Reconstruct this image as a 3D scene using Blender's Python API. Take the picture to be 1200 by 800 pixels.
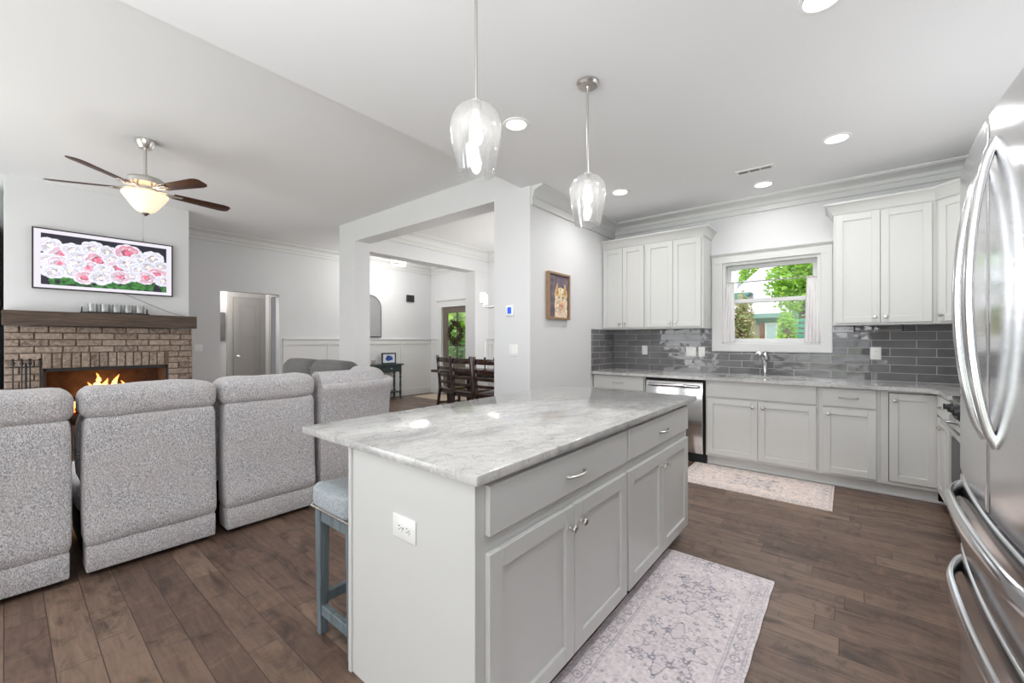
import bpy, bmesh, math, random
import numpy as np
from mathutils import Matrix, Vector
PI = math.pi
R = math.radians
for o in list(bpy.data.objects):
    bpy.data.objects.remove(o)
S = bpy.context.scene
COL = S.collection

# ------------------------------------------------------------------ camera
FPX = 484.0
cam_d = bpy.data.cameras.new('camera')
cam = bpy.data.objects.new('camera', cam_d)
COL.objects.link(cam)
cam.location = (0, 0, 1.29)
cam.rotation_euler = (R(90), 0, R(39.1))
cam_d.sensor_width = 36.0
cam_d.lens = FPX / 1200 * 36.0
cam_d.shift_y = (399 - 400) / 1200
cam_d.clip_start = 0.02
S.camera = cam

# ------------------------------------------------------------------ exposure, world, sun, added fill lamps
S.view_settings.view_transform = 'Standard'
S.view_settings.look = 'None'
S.view_settings.gamma = 1
S.view_settings.use_curve_mapping = False
S.view_settings.exposure = 0.30
S.cycles.use_denoising = True
S.cycles.max_bounces = 10
S.cycles.diffuse_bounces = 5
S.cycles.glossy_bounces = 4
S.cycles.transparent_max_bounces = 12
S.cycles.caustics_reflective = False
S.cycles.caustics_refractive = False
S.cycles.sample_clamp_indirect = 4.0
W = bpy.data.worlds.new('world'); S.world = W
W.use_nodes = True
W.node_tree.nodes['Background'].inputs[0].default_value = (0.86, 0.93, 1.0, 1)
W.node_tree.nodes['Background'].inputs[1].default_value = 1.4

def lamp(name, kind, loc, energy, color=(1, 1, 1), rot=None, target=None, **kw):
    d = bpy.data.lights.new(name, kind); d.energy = energy; d.color = color
    for k, v in kw.items(): setattr(d, k, v)
    o = bpy.data.objects.new(name, d); COL.objects.link(o); o.location = loc
    if target is not None:
        o.rotation_euler = (Vector(target) - Vector(loc)).to_track_quat('-Z', 'Y').to_euler()
    elif rot is not None: o.rotation_euler = rot
    return o
lamp('sun', 'SUN', (0, -10, 20), 3.2, (1, .97, .9), target=(2.5, 0, 0), angle=R(2))
LIT = 1.0
# added soft fill lamps at the unseen windows behind the camera
lamp('room_fill', 'AREA', (-0.65, -2.86, 1.55), 14 * LIT, (.95, .975, 1), target=(-0.9, 5, 1.3), shape='RECTANGLE', size=2.6, size_y=2.2)
lamp('room_fill', 'AREA', (-5.2, -2.86, 1.5), 66 * LIT, (.95, .975, 1), target=(-5.4, 5, 1.6), shape='RECTANGLE', size=3.6, size_y=2.3)
# added upward fill lamps that brighten the ceilings, with no fixtures
lamp('ceiling_fill', 'AREA', (-.45, -.9, 1.9), 60 * LIT, (.96, .98, 1), rot=(R(180 - 33), 0, 0), shape='RECTANGLE', size=2.6, size_y=1.8)
lamp('ceiling_fill', 'AREA', (-.45, -1.3, .45), 5 * LIT, (1, 1, 1), rot=(R(180 - 34), 0, 0), shape='RECTANGLE', size=2.6, size_y=2.2)
lamp('ceiling_fill', 'AREA', (-5.0, -2.0, .4), 52 * LIT, (.96, .98, 1), rot=(R(180 - 25), 0, 0), shape='RECTANGLE', size=4.4, size_y=1.5)
lamp('ceiling_fill', 'AREA', (.70, 3.3, 1.5), 6.5 * LIT, (.98, .99, 1), target=(.55, 3.35, 2.83), shape='RECTANGLE', size=1.4, size_y=.7)  # added fill above the range, hidden by the refrigerator
lamp('hall_fill', 'POINT', (-8.42, 2.0, 2.3), 15 * LIT, (1, .97, .93), shadow_soft_size=.15)  # added lamp without a fixture, brightens the hall recess
# added fill lamp inside the dining room, aimed at the entry wall
lamp('room_fill', 'AREA', (-3.05, 4.9, 1.6), 25 * LIT, (1, .985, .96), target=(-8, 4.9, 1.4), shape='RECTANGLE', size=1.6, size_y=1.7)

# ------------------------------------------------------------------ mesh helpers
def BM(): return bmesh.new()

def _merge(bm, tb, M=None):
    if M is not None: bmesh.ops.transform(tb, matrix=M, verts=tb.verts)
    me = bpy.data.meshes.new('tmp'); tb.to_mesh(me); tb.free()
    bm.from_mesh(me); bpy.data.meshes.remove(me)

def box(bm, x0, x1, y0, y1, z0, z1, bev=0, seg=2, M=None):
    tb = bmesh.new()
    bmesh.ops.create_cube(tb, size=1)
    for v in tb.verts:
        v.co = Vector(((x0 + x1) / 2 + v.co.x * (x1 - x0), (y0 + y1) / 2 + v.co.y * (y1 - y0), (z0 + z1) / 2 + v.co.z * (z1 - z0)))
    if bev:
        bmesh.ops.bevel(tb, geom=tb.edges[:], offset=bev, segments=seg, profile=.5, affect='EDGES', clamp_overlap=True)
    _merge(bm, tb, M); return bm

def soft(bm, x0, x1, y0, y1, z0, z1, r, puff=0.0, n=9, wob=0.0, seed=0):
    """a stuffed rounded block; puff bulges the faces"""
    rng = random.Random(seed)
    ph = [rng.uniform(0, 6.28) for _ in range(6)]
    tb = bmesh.new()
    bmesh.ops.create_cube(tb, size=2)
    bmesh.ops.subdivide_edges(tb, edges=tb.edges[:], cuts=n, use_grid_fill=True)
    hx, hy, hz = (x1 - x0) / 2, (y1 - y0) / 2, (z1 - z0) / 2
    r = min(r, hx, hy, hz)
    c = Vector(((x0 + x1) / 2, (y0 + y1) / 2, (z0 + z1) / 2))
    for v in tb.verts:
        a = v.co.copy()
        # push samples towards the rims for crisp rounding
        a = Vector([math.copysign(abs(t) ** .7, t) for t in a])
        p = Vector((a.x * hx, a.y * hy, a.z * hz))
        q = Vector((max(-hx + r, min(hx - r, p.x)), max(-hy + r, min(hy - r, p.y)), max(-hz + r, min(hz - r, p.z))))
        d = p - q
        if d.length > 1e-6: d = d.normalized() * r
        b = Vector(((1 - a.y ** 2) * (1 - a.z ** 2) * a.x, (1 - a.x ** 2) * (1 - a.z ** 2) * a.y, (1 - a.x ** 2) * (1 - a.y ** 2) * a.z)) * puff
        w = Vector((math.sin(p.y * 17 + ph[0]) * math.sin(p.z * 13 + ph[1]), math.sin(p.x * 15 + ph[2]) * .3, math.sin(p.y * 14 + ph[3]) + .5 * math.sin(p.y * 31 + ph[4]))) * wob
        v.co = c + q + d + b + w
    _merge(bm, tb); return bm

def prism(bm, pts, axis, a0, a1, bev=0, M=None, seg=2):
    """polygon pts (two coordinates) pushed along an axis: x -> pts are (y,z); y -> (x,z); z -> (x,y)"""
    tb = bmesh.new()
    def mk(p, a):
        if axis == 'x': return (a, p[0], p[1])
        if axis == 'y': return (p[0], a, p[1])
        return (p[0], p[1], a)
    v0 = [tb.verts.new(mk(p, a0)) for p in pts]; v1 = [tb.verts.new(mk(p, a1)) for p in pts]
    n = len(pts)
    tb.faces.new(v0); tb.faces.new(v1[::-1])
    for i in range(n): tb.faces.new((v0[i], v1[i], v1[(i + 1) % n], v0[(i + 1) % n]))
    bmesh.ops.recalc_face_normals(tb, faces=tb.faces)
    if bev:
        es = [e for e in tb.edges if len(e.link_faces) == 2 and e.calc_face_angle(0) > R(35)]
        bmesh.ops.bevel(tb, geom=es, offset=bev, segments=seg, profile=.5, affect='EDGES', clamp_overlap=True)
    _merge(bm, tb, M); return bm

def lathe(bm, prof, c=(0, 0, 0), n=32, M=None):
    """(r, z) profile turned about z at c"""
    tb = bmesh.new(); rings = []
    for r, z in prof:
        if r < 1e-6: rings.append([tb.verts.new((c[0], c[1], c[2] + z))])
        else: rings.append([tb.verts.new((c[0] + r * math.cos(2 * PI * i / n), c[1] + r * math.sin(2 * PI * i / n), c[2] + z)) for i in range(n)])
    for a, b in zip(rings, rings[1:]):
        if len(a) == 1 and len(b) == 1: continue
        for i in range(n):
            j = (i + 1) % n
            if len(a) == 1: tb.faces.new((a[0], b[i], b[j]))
            elif len(b) == 1: tb.faces.new((a[i], a[j], b[0]))
            else: tb.faces.new((a[i], a[j], b[j], b[i]))
    _merge(bm, tb, M); return bm

def tube(bm, pts, r, n=10, M=None, sx=1.0, up=(0, 0, 1)):
    """round bar along pts; r a number or a list; sx squashes the section sideways"""
    tb = bmesh.new(); P = [Vector(p) for p in pts]; rings = []
    for i, p in enumerate(P):
        t = ((P[min(i + 1, len(P) - 1)] - P[max(i - 1, 0)])).normalized()
        u = Vector(up)
        if abs(t.dot(u)) > .97: u = Vector((1, 0, 0)) if abs(t.x) < .9 else Vector((0, 1, 0))
        a = t.cross(u).normalized(); b = a.cross(t).normalized()
        rr = r[i] if isinstance(r, (list, tuple)) else r
        rings.append([tb.verts.new(p + a * rr * sx * math.cos(2 * PI * k / n) + b * rr * math.sin(2 * PI * k / n)) for k in range(n)])
    for a, b in zip(rings, rings[1:]):
        for i in range(n): tb.faces.new((a[i], a[(i + 1) % n], b[(i + 1) % n], b[i]))
    tb.faces.new(rings[0][::-1]); tb.faces.new(rings[-1])
    _merge(bm, tb, M); return bm

def sweep(bm, path, prof, closed_prof=True):
    """profile (d, z) set square to a plan path [(x, y, nx, ny)]; d runs along the normal"""
    tb = bmesh.new(); rings = []
    for x, y, nx, ny in path:
        rings.append([tb.verts.new((x + nx * d, y + ny * d, z)) for d, z in prof])
    n = len(prof)
    for a, b in zip(rings, rings[1:]):
        for i in range(n if closed_prof else n - 1):
            j = (i + 1) % n
            tb.faces.new((a[i], a[j], b[j], b[i]))
    if closed_prof:
        tb.faces.new(rings[0]); tb.faces.new(rings[-1][::-1])
    _merge(bm, tb); return bm

def wl(o):
    v = Vector((0, 0, 0))
    while o is not None:
        v += Vector(o.location); o = o.parent
    return v

def obj(name, bm, mat, parent=None, loc=None, smooth=32, label=None):
    """links bm as one mesh object; loc is the object's origin in the world"""
    bmesh.ops.recalc_face_normals(bm, faces=bm.faces)
    me = bpy.data.meshes.new(name)
    base = wl(parent) if parent is not None else Vector(loc or (0, 0, 0))
    bmesh.ops.translate(bm, verts=bm.verts, vec=-base)
    bm.to_mesh(me); bm.free()
    me.materials.append(mat)
    if smooth:
        me.shade_smooth(); me.set_sharp_from_angle(angle=R(smooth))
    o = bpy.data.objects.new(name, me); COL.objects.link(o)
    if parent is not None: o.parent = parent
    else: o.location = base
    if label: o['label'] = label
    return o

def tag(o, label, cat, group=None):
    o['label'] = label; o['category'] = cat
    if group: o['group'] = group
    return o

def thing(name, label, cat, loc, group=None):
    o = bpy.data.objects.new(name, None); COL.objects.link(o); o.location = loc
    o.empty_display_size = .1
    return tag(o, label, cat, group)

def struct(name, bm, mat, parent=None, smooth=32):
    o = obj(name, bm, mat, parent, smooth=smooth)
    if parent is None: o['kind'] = 'structure'
    return o

def struct_root(name, loc):
    o = bpy.data.objects.new(name, None); COL.objects.link(o); o.location = loc; o['kind'] = 'structure'
    return o

def dup(root, loc, label=None, rotz=None, group=None):
    r = root.copy(); COL.objects.link(r); r.location = loc
    if rotz is not None: r.rotation_euler = (0, 0, rotz)
    if label: r['label'] = label
    if group: r['group'] = group
    for ch in list(root.children):
        c = ch.copy(); COL.objects.link(c); c.parent = r
        for g in list(ch.children):
            d = g.copy(); COL.objects.link(d); d.parent = c
    return r

def frame(origin, u, n):
    """local (u, n, z) -> world"""
    u = Vector(u); n = Vector(n)
    M = Matrix.Identity(4)
    for i in range(3):
        M[i][0] = u[i]; M[i][1] = n[i]; M[i][2] = (0, 0, 1)[i]; M[i][3] = origin[i]
    return M

# ------------------------------------------------------------------ materials
def lin(c):
    return tuple(((x / 12.92) if x <= .04045 else ((x + .055) / 1.055) ** 2.4) for x in c)

class N:
    def __init__(s, name):
        s.m = bpy.data.materials.new(name); s.m.use_nodes = True
        s.t = s.m.node_tree; s.b = s.t.nodes['Principled BSDF']; s.out = s.t.nodes['Material Output']
    def n(s, typ, **kw):
        x = s.t.nodes.new(typ)
        for k, v in kw.items():
            if k.startswith('i_'): x.inputs[k[2:].replace('_', ' ')].default_value = v
            else: setattr(x, k, v)
        return x
    def l(s, a, b): s.t.links.new(a, b)
    def coord(s, scale=(1, 1, 1), rot=(0, 0, 0), kind='Object'):
        tc = s.n('ShaderNodeTexCoord'); mp = s.n('ShaderNodeMapping')
        mp.inputs['Scale'].default_value = scale; mp.inputs['Rotation'].default_value = rot
        s.l(tc.outputs[kind], mp.inputs['Vector']); return mp.outputs['Vector']
    def noise(s, vec, scale, detail=4, rough=.55, dist=0):
        x = s.n('ShaderNodeTexNoise'); x.inputs['Scale'].default_value = scale; x.inputs['Detail'].default_value = detail
        x.inputs['Roughness'].default_value = rough; x.inputs['Distortion'].default_value = dist
        s.l(vec, x.inputs['Vector']); return x.outputs['Fac']
    def ramp(s, fac, stops, interp='LINEAR'):
        x = s.n('ShaderNodeValToRGB'); e = x.color_ramp.elements; x.color_ramp.interpolation = interp
        while len(e) > 1: e.remove(e[-1])
        e[0].position = stops[0][0]; e[0].color = (*stops[0][1], 1)
        for p, c in stops[1:]:
            q = e.new(p); q.color = (*c, 1)
        s.l(fac, x.inputs['Fac']); return x.outputs['Color']
    def mix(s, fac, a, b, mode='MIX'):
        x = s.n('ShaderNodeMix', data_type='RGBA', blend_type=mode)
        for sock, v in ((x.inputs[0], fac), (x.inputs[6], a), (x.inputs[7], b)):
            if hasattr(v, 'is_linked'): s.l(v, sock)
            elif isinstance(v, (int, float)): sock.default_value = v
            else: sock.default_value = (*v, 1)
        return x.outputs[2]
    def bump(s, h, strength, dist=.01, normal=None):
        x = s.n('ShaderNodeBump'); x.inputs['Strength'].default_value = strength; x.inputs['Distance'].default_value = dist
        s.l(h, x.inputs['Height'])
        if normal is not None: s.l(normal, x.inputs['Normal'])
        s.l(x.outputs['Normal'], s.b.inputs['Normal']); return x.outputs['Normal']
    def set(s, **kw):
        for k, v in kw.items():
            k = k.replace('_', ' ')
            sock = s.b.inputs[k]
            if hasattr(v, 'is_linked'): s.l(v, sock)
            else: sock.default_value = (*v, 1) if isinstance(v, tuple) and len(v) == 3 else v
        return s

def plain(name, c, rough=.5, metal=0, var=0.0, vs=3.0, bump=0, bs=80, coat=0, spec=.5):
    m = N(name); m.set(Roughness=rough, Metallic=metal, Coat_Weight=coat, Specular_IOR_Level=spec)
    if var:
        v = m.coord(); f = m.noise(v, vs, 3)
        m.set(Base_Color=m.ramp(f, [(.3, tuple(x * (1 - var) for x in c)), (.7, tuple(min(1, x * (1 + var)) for x in c))]))
    else: m.set(Base_Color=c)
    if bump:
        v = m.coord(); m.bump(m.noise(v, bs, 2), bump, .002)
    return m.m

def emit(name, c, st, base=None):
    m = N(name); m.set(Base_Color=base or c, Emission_Color=c, Emission_Strength=st); return m.m

def attr_mat(name, rough=.8, emission=0, bump=0):
    m = N(name); a = m.n('ShaderNodeVertexColor', layer_name='paint')
    m.set(Base_Color=a.outputs['Color'], Roughness=rough)
    if emission: m.set(Emission_Color=a.outputs['Color'], Emission_Strength=emission, Roughness=.35)
    if bump: m.bump(m.noise(m.coord(), 350, 2), bump, .004)
    return m.m

MT = {}
MT['wall'] = plain('wall_paint', lin((.88, .88, .885)), .75, var=.015, vs=1.2, bump=.04, bs=220)
MT['ceil'] = plain('ceiling_paint', lin((.935, .935, .94)), .85, bump=.05, bs=160)
MT['trim'] = plain('white_trim_paint', lin((.87, .87, .865)), .42)
MT['cab'] = plain('light_grey_cabinet_paint', lin((.83, .83, .82)), .38, var=.01, vs=2)
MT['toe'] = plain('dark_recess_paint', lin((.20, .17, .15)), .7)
MT['gap'] = plain('black_gap', (.012, .012, .013), .8)
MT['nickel'] = plain('brushed_nickel', (.62, .60, .57), .28, 1, bump=.05, bs=120)
MT['chrome'] = plain('chrome', (.78, .78, .78), .08, 1)
MT['plate'] = plain('white_plastic', lin((.95, .95, .94)), .35)
MT['slot'] = plain('dark_slot', (.02, .02, .02), .6)
MT['black'] = plain('black_iron', (.015, .015, .016), .5, var=.2, vs=30)
MT['blackplastic'] = plain('black_plastic', (.02, .02, .022), .35)
MT['door'] = plain('taupe_door_paint', lin((.66, .645, .625)), .42, var=.01)
MT['doorcase'] = plain('taupe_casing_paint', lin((.72, .71, .69)), .42)
MT['blueleaf'] = plain('blue_grey_door_paint', lin((.52, .54, .60)), .45)
MT['curtain'] = plain('white_curtain_cloth', lin((.93, .92, .92)), .9, bump=.2, bs=300)
MT['espresso'] = plain('espresso_wood', lin((.20, .13, .11)), .25, var=.25, vs=14, coat=.3)
MT['green'] = plain('dark_teal_paint', lin((.20, .25, .245)), .45, var=.15, vs=10)
MT['candle'] = plain('white_wax', lin((.93, .92, .9)), .5)
MT['goldwood'] = plain('gold_frame_wood', lin((.62, .50, .38)), .4, var=.15, vs=25)
MT['mattecream'] = plain('beige_woven', lin((.80, .74, .66)), .95, var=.06, vs=40, bump=.4, bs=300)
MT['blackframe'] = plain('dark_bronze_frame', lin((.17, .14, .15)), .4)
MT['firebrick'] = plain('sooty_firebrick', lin((.33, .23, .17)), .9, var=.4, vs=9, bump=.3, bs=40)
MT['log'] = plain('charred_log', lin((.20, .12, .08)), .9, var=.6, vs=20, bump=.6, bs=50)
MT['mattescreen'] = emit('screen_white_mat', lin((.95, .93, .97)), .78, (.06, .06, .06))
MT['lens'] = emit('lit_lens', (1, .98, .95), 9)
MT['bulb'] = emit('lit_bulb', (1, .97, .92), 12)
MT['bowl'] = emit('lit_alabaster_bowl', lin((1, .90, .78)), .62)
MT['opal'] = emit('lit_opal_glass', (1, .97, .93), 1.5)
MT['bluescreen'] = emit('blue_display', lin((.10, .30, .85)), .7)
MT['outside_brick'] = plain('pale_house_brick', lin((.80, .72, .66)), .9, var=.2, vs=25)
MT['outside_roof'] = plain('pale_grey_shingles', lin((.74, .73, .77)), .9, var=.08, vs=12)
MT['outside_green'] = plain('sage_green_boards', lin((.42, .55, .52)), .8, var=.05)
MT['outside_white'] = plain('white_exterior_paint', lin((.95, .95, .95)), .6)
MT['outside_red'] = plain('rust_red_shutter', lin((.60, .35, .28)), .7)
MT['bark'] = plain('bark', lin((.36, .29, .23)), .95, var=.3, vs=20)
MT['soil'] = plain('lawn', lin((.42, .52, .25)), 1, var=.2, vs=6)

def leafmat(name, c1, c2):
    m = N(name); g = m.n('ShaderNodeNewGeometry')
    m.set(Base_Color=m.ramp(g.outputs['Random Per Island'], [(0, c1), (1, c2)]), Roughness=.6)
    tr = m.n('ShaderNodeBsdfTranslucent'); tr.inputs['Color'].default_value = (*c2, 1)
    mx = m.n('ShaderNodeMixShader'); mx.inputs[0].default_value = .35
    m.l(m.b.outputs[0], mx.inputs[1]); m.l(tr.outputs[0], mx.inputs[2]); m.l(mx.outputs[0], m.out.inputs['Surface'])
    return m.m
MT['leaf_bright'] = leafmat('bright_green_leaves', lin((.35, .58, .18)), lin((.72, .86, .32)))
MT['leaf_yellow'] = leafmat('yellow_green_leaves', lin((.62, .75, .15)), lin((.88, .92, .35)))
MT['leaf_mixed'] = leafmat('green_and_rust_leaves', lin((.38, .58, .32)), lin((.84, .76, .60)))
MT['leaf_dark'] = leafmat('deep_green_leaves', lin((.16, .33, .14)), lin((.48, .66, .30)))
MT['wreath'] = leafmat('dry_wreath_leaves', lin((.14, .13, .09)), lin((.38, .34, .24)))

def glassy(name, tint=(1, 1, 1), refl=1.0, rough=0.0, base=0.03, haze=0.0):
    m = N(name); m.t.nodes.remove(m.b)
    tr = m.n('ShaderNodeBsdfTransparent'); tr.inputs[0].default_value = (*tint, 1)
    gl = m.n('ShaderNodeBsdfGlossy'); gl.inputs['Roughness'].default_value = rough
    lw = m.n('ShaderNodeLayerWeight'); lw.inputs['Blend'].default_value = .35
    mul = m.n('ShaderNodeMath', operation='MULTIPLY_ADD', use_clamp=True); mul.inputs[1].default_value = refl; mul.inputs[2].default_value = base
    m.l(lw.outputs['Fresnel'], mul.inputs[0])
    mx = m.n('ShaderNodeMixShader'); m.l(mul.outputs[0], mx.inputs[0]); m.l(tr.outputs[0], mx.inputs[1]); m.l(gl.outputs[0], mx.inputs[2])
    last = mx.outputs[0]
    if haze:
        df = m.n('ShaderNodeBsdfTranslucent'); df.inputs[0].default_value = (.95, .95, .95, 1)
        m2 = m.n('ShaderNodeMixShader'); m2.inputs[0].default_value = haze
        m.l(last, m2.inputs[1]); m.l(df.outputs[0], m2.inputs[2]); last = m2.outputs[0]
    m.l(last, m.out.inputs['Surface']); return m.m
MT['glass'] = glassy('window_glass', refl=.25, base=.0)
MT['pglass'] = glassy('seeded_clear_glass', tint=(1, 1, 1), refl=.55, rough=.03, base=.04, haze=.10)
MT['jar'] = glassy('clear_cup_glass', tint=(.96, .97, .97), refl=1.0, base=.08, haze=.30)
MT['mirror'] = plain('mirror_glass', (.86, .87, .87), .03, 1)

def m_steel():
    m = N('stainless_steel'); v = m.coord((2, 2, 160))
    f = m.noise(v, 3.0, 2)
    m.set(Metallic=1.0, Base_Color=(.74, .74, .75), Roughness=m.ramp(f, [(.3, (.12, .12, .12)), (.7, (.20, .20, .20))]))
    return m.m
MT['steel'] = m_steel()
MT['steelbar'] = plain('satin_steel_bar', (.70, .70, .71), .16, 1)

def m_floor():
    m = N('dark_hickory_planks'); tc = m.n('ShaderNodeTexCoord')
    mp = m.n('ShaderNodeMapping'); m.l(tc.outputs['Object'], mp.inputs['Vector'])
    br = m.n('ShaderNodeTexBrick', offset=0.0, offset_frequency=2, squash=1.0)
    sp = m.n('ShaderNodeSeparateXYZ'); m.l(mp.outputs[0], sp.inputs[0])
    dv = m.n('ShaderNodeMath', operation='DIVIDE'); m.l(sp.outputs['Y'], dv.inputs[0]); dv.inputs[1].default_value = .127
    fl = m.n('ShaderNodeMath', operation='FLOOR'); m.l(dv.outputs[0], fl.inputs[0])
    wn = m.n('ShaderNodeTexWhiteNoise', noise_dimensions='1D'); m.l(fl.outputs[0], wn.inputs['W'])
    ma = m.n('ShaderNodeMath', operation='MULTIPLY_ADD'); m.l(wn.outputs['Value'], ma.inputs[0]); ma.inputs[1].default_value = 5.0; m.l(sp.outputs['X'], ma.inputs[2])
    cb = m.n('ShaderNodeCombineXYZ'); m.l(ma.outputs[0], cb.inputs['X']); m.l(sp.outputs['Y'], cb.inputs['Y'])
    m.l(cb.outputs[0], br.inputs['Vector'])
    br.inputs['Scale'].default_value = 1; br.inputs['Brick Width'].default_value = .82; br.inputs['Row Height'].default_value = .127
    br.inputs['Mortar Size'].default_value = .0016; br.inputs['Mortar Smooth'].default_value = .3; br.inputs['Bias'].default_value = 0
    br.inputs['Color1'].default_value = (0, 0, 0, 1); br.inputs['Color2'].default_value = (1, 1, 1, 1); br.inputs['Mortar'].default_value = (.5, .5, .5, 1)
    # grain runs along the planks (x)
    off = m.n('ShaderNodeVectorMath', operation='MULTIPLY_ADD'); off.inputs[1].default_value = (7, 7, 7)
    m.l(br.outputs['Color'], off.inputs[0]); m.l(mp.outputs[0], off.inputs[2])
    st = m.n('ShaderNodeMapping'); st.inputs['Scale'].default_value = (2.2, 22, 1); m.l(off.outputs[0], st.inputs['Vector'])
    grain = m.noise(st.outputs[0], 2.2, 6, .6, .6)
    big = m.n('ShaderNodeMapping'); big.inputs['Scale'].default_value = (1.0, 3.2, 1); m.l(off.outputs[0], big.inputs['Vector'])
    cloud = m.noise(big.outputs[0], 2.6, 4, .62, 1.2)
    tone = m.ramp(br.outputs['Color'], [(0, lin((.41, .335, .29))), (.35, lin((.47, .385, .335))), (.7, lin((.51, .425, .365))), (1, lin((.56, .47, .405)))])
    c = m.mix(m.ramp(grain, [(.3, (0, 0, 0)), (.75, (1, 1, 1))]), tone, lin((.22, .155, .13)), 'MIX')
    c = m.mix(.45, tone, c)
    c = m.mix(m.ramp(cloud, [(.50, (0, 0, 0)), (.68, (.72, .72, .72))]), c, lin((.235, .175, .155)))
    sm = m.n('ShaderNodeMapping'); sm.inputs['Scale'].default_value = (3.4, 1.5, 1); m.l(off.outputs[0], sm.inputs['Vector'])
    smoke = m.noise(sm.outputs[0], 2.4, 5, .68, 1.6)
    c = m.mix(m.ramp(smoke, [(.56, (0, 0, 0)), (.70, (.6, .6, .6))]), c, lin((.20, .155, .15)))
    c = m.mix(m.ramp(smoke, [(.28, (.45, .45, .45)), (.46, (0, 0, 0))]), c, lin((.585, .45, .375)))
    c = m.mix(m.ramp(br.outputs['Fac'], [(0, (0, 0, 0)), (1, (.8, .8, .8))]), c, lin((.13, .09, .075)))
    m.set(Base_Color=c, Roughness=m.ramp(grain, [(.2, (.30, .30, .30)), (.8, (.46, .46, .46))]), Specular_IOR_Level=.45)
    h = m.mix(.6, grain, cloud)
    b1 = m.bump(h, .24, .012)
    inv = m.n('ShaderNodeMath', operation='SUBTRACT'); inv.inputs[0].default_value = 1; m.l(br.outputs['Fac'], inv.inputs[1])
    m.bump(inv.outputs[0], .5, .003, b1)
    return m.m
MT['floor'] = m_floor()

def m_granite():
    m = N('white_grey_granite'); v = m.coord()
    v2 = m.coord((1.0, .55, 1), (0, 0, R(28)))
    a = m.noise(v2, 3.6, 8, .70, .7); b = m.noise(v, 26, 6, .7, .4); d = m.noise(v, 95, 3, .6)
    c = m.ramp(a, [(.30, lin((.55, .545, .54))), (.42, lin((.69, .685, .68))), (.55, lin((.80, .795, .785))), (.75, lin((.74, .72, .705)))])
    c = m.mix(m.ramp(b, [(.36, (.7, .7, .7)), (.48, (0, 0, 0))]), c, lin((.70, .695, .69)))
    c = m.mix(m.ramp(d, [(.55, (0, 0, 0)), (.72, (.6, .6, .6))]), c, lin((.88, .875, .865)))
    e = m.noise(v2, 24, 6, .78, .5)
    c = m.mix(m.ramp(e, [(.585, (0, 0, 0)), (.68, (.8, .8, .8))]), c, lin((.40, .39, .40)))
    sp_ = m.noise(v, 150, 2, .6)
    c = m.mix(m.ramp(sp_, [(.66, (0, 0, 0)), (.74, (.7, .7, .7))]), c, lin((.30, .29, .30)))
    # thin dark wandering veins
    w = m.noise(v2, 1.9, 6, .6, 2.4)
    ab = m.n('ShaderNodeMath', operation='SUBTRACT'); m.l(w, ab.inputs[0]); ab.inputs[1].default_value = .5
    ab2 = m.n('ShaderNodeMath', operation='ABSOLUTE'); m.l(ab.outputs[0], ab2.inputs[0])
    c = m.mix(m.ramp(ab2.outputs[0], [(0, (.32, .32, .32)), (.03, (0, 0, 0))]), c, lin((.60, .595, .60)))
    m.set(Base_Color=c, Roughness=.10, Specular_IOR_Level=.5)
    return m.m
MT['granite'] = m_granite()

def m_tile(name, ua):
    m = N(name); tc = m.n('ShaderNodeTexCoord'); sp = m.n('ShaderNodeSeparateXYZ'); cb = m.n('ShaderNodeCombineXYZ')
    m.l(tc.outputs['Object'], sp.inputs[0]); m.l(sp.outputs[ua], cb.inputs['X']); m.l(sp.outputs['Z'], cb.inputs['Y']); v = cb.outputs[0]
    br = m.n('ShaderNodeTexBrick', offset=.42, offset_frequency=2); m.l(v, br.inputs['Vector'])
    br.inputs['Scale'].default_value = 1; br.inputs['Brick Width'].default_value = .305; br.inputs['Row Height'].default_value = .0762
    br.inputs['Mortar Size'].default_value = .0028; br.inputs['Mortar Smooth'].default_value = .2
    br.inputs['Color1'].default_value = (0, 0, 0, 1); br.inputs['Color2'].default_value = (1, 1, 1, 1); br.inputs['Mortar'].default_value = (.5, .5, .5, 1)
    off = m.n('ShaderNodeVectorMath', operation='MULTIPLY_ADD'); off.inputs[1].default_value = (5, 5, 5)
    m.l(br.outputs['Color'], off.inputs[0]); m.l(v, off.inputs[2])
    wv = m.noise(off.outputs[0], 8, 1.5, .4, .2)
    c = m.ramp(br.outputs['Color'], [(0, lin((.40, .395, .40))), (1, lin((.47, .465, .47)))])
    c = m.mix(m.ramp(wv, [(.3, (0, 0, 0)), (.8, (.5, .5, .5))]), c, lin((.53, .525, .53)))
    c = m.mix(br.outputs['Fac'], c, lin((.74, .735, .73)))
    m.set(Base_Color=c, Roughness=m.ramp(br.outputs['Fac'], [(0, (.06, .06, .06)), (1, (.7, .7, .7))]), Specular_IOR_Level=.6)
    b1 = m.bump(wv, .42, .014)
    inv = m.n('ShaderNodeMath', operation='SUBTRACT'); inv.inputs[0].default_value = 1; m.l(br.outputs['Fac'], inv.inputs[1])
    m.bump(inv.outputs[0], .7, .004, b1)
    return m.m
MT['tile'] = m_tile('grey_glazed_tile', 'X')
MT['tile_side'] = m_tile('grey_glazed_tile_side', 'Y')

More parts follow.
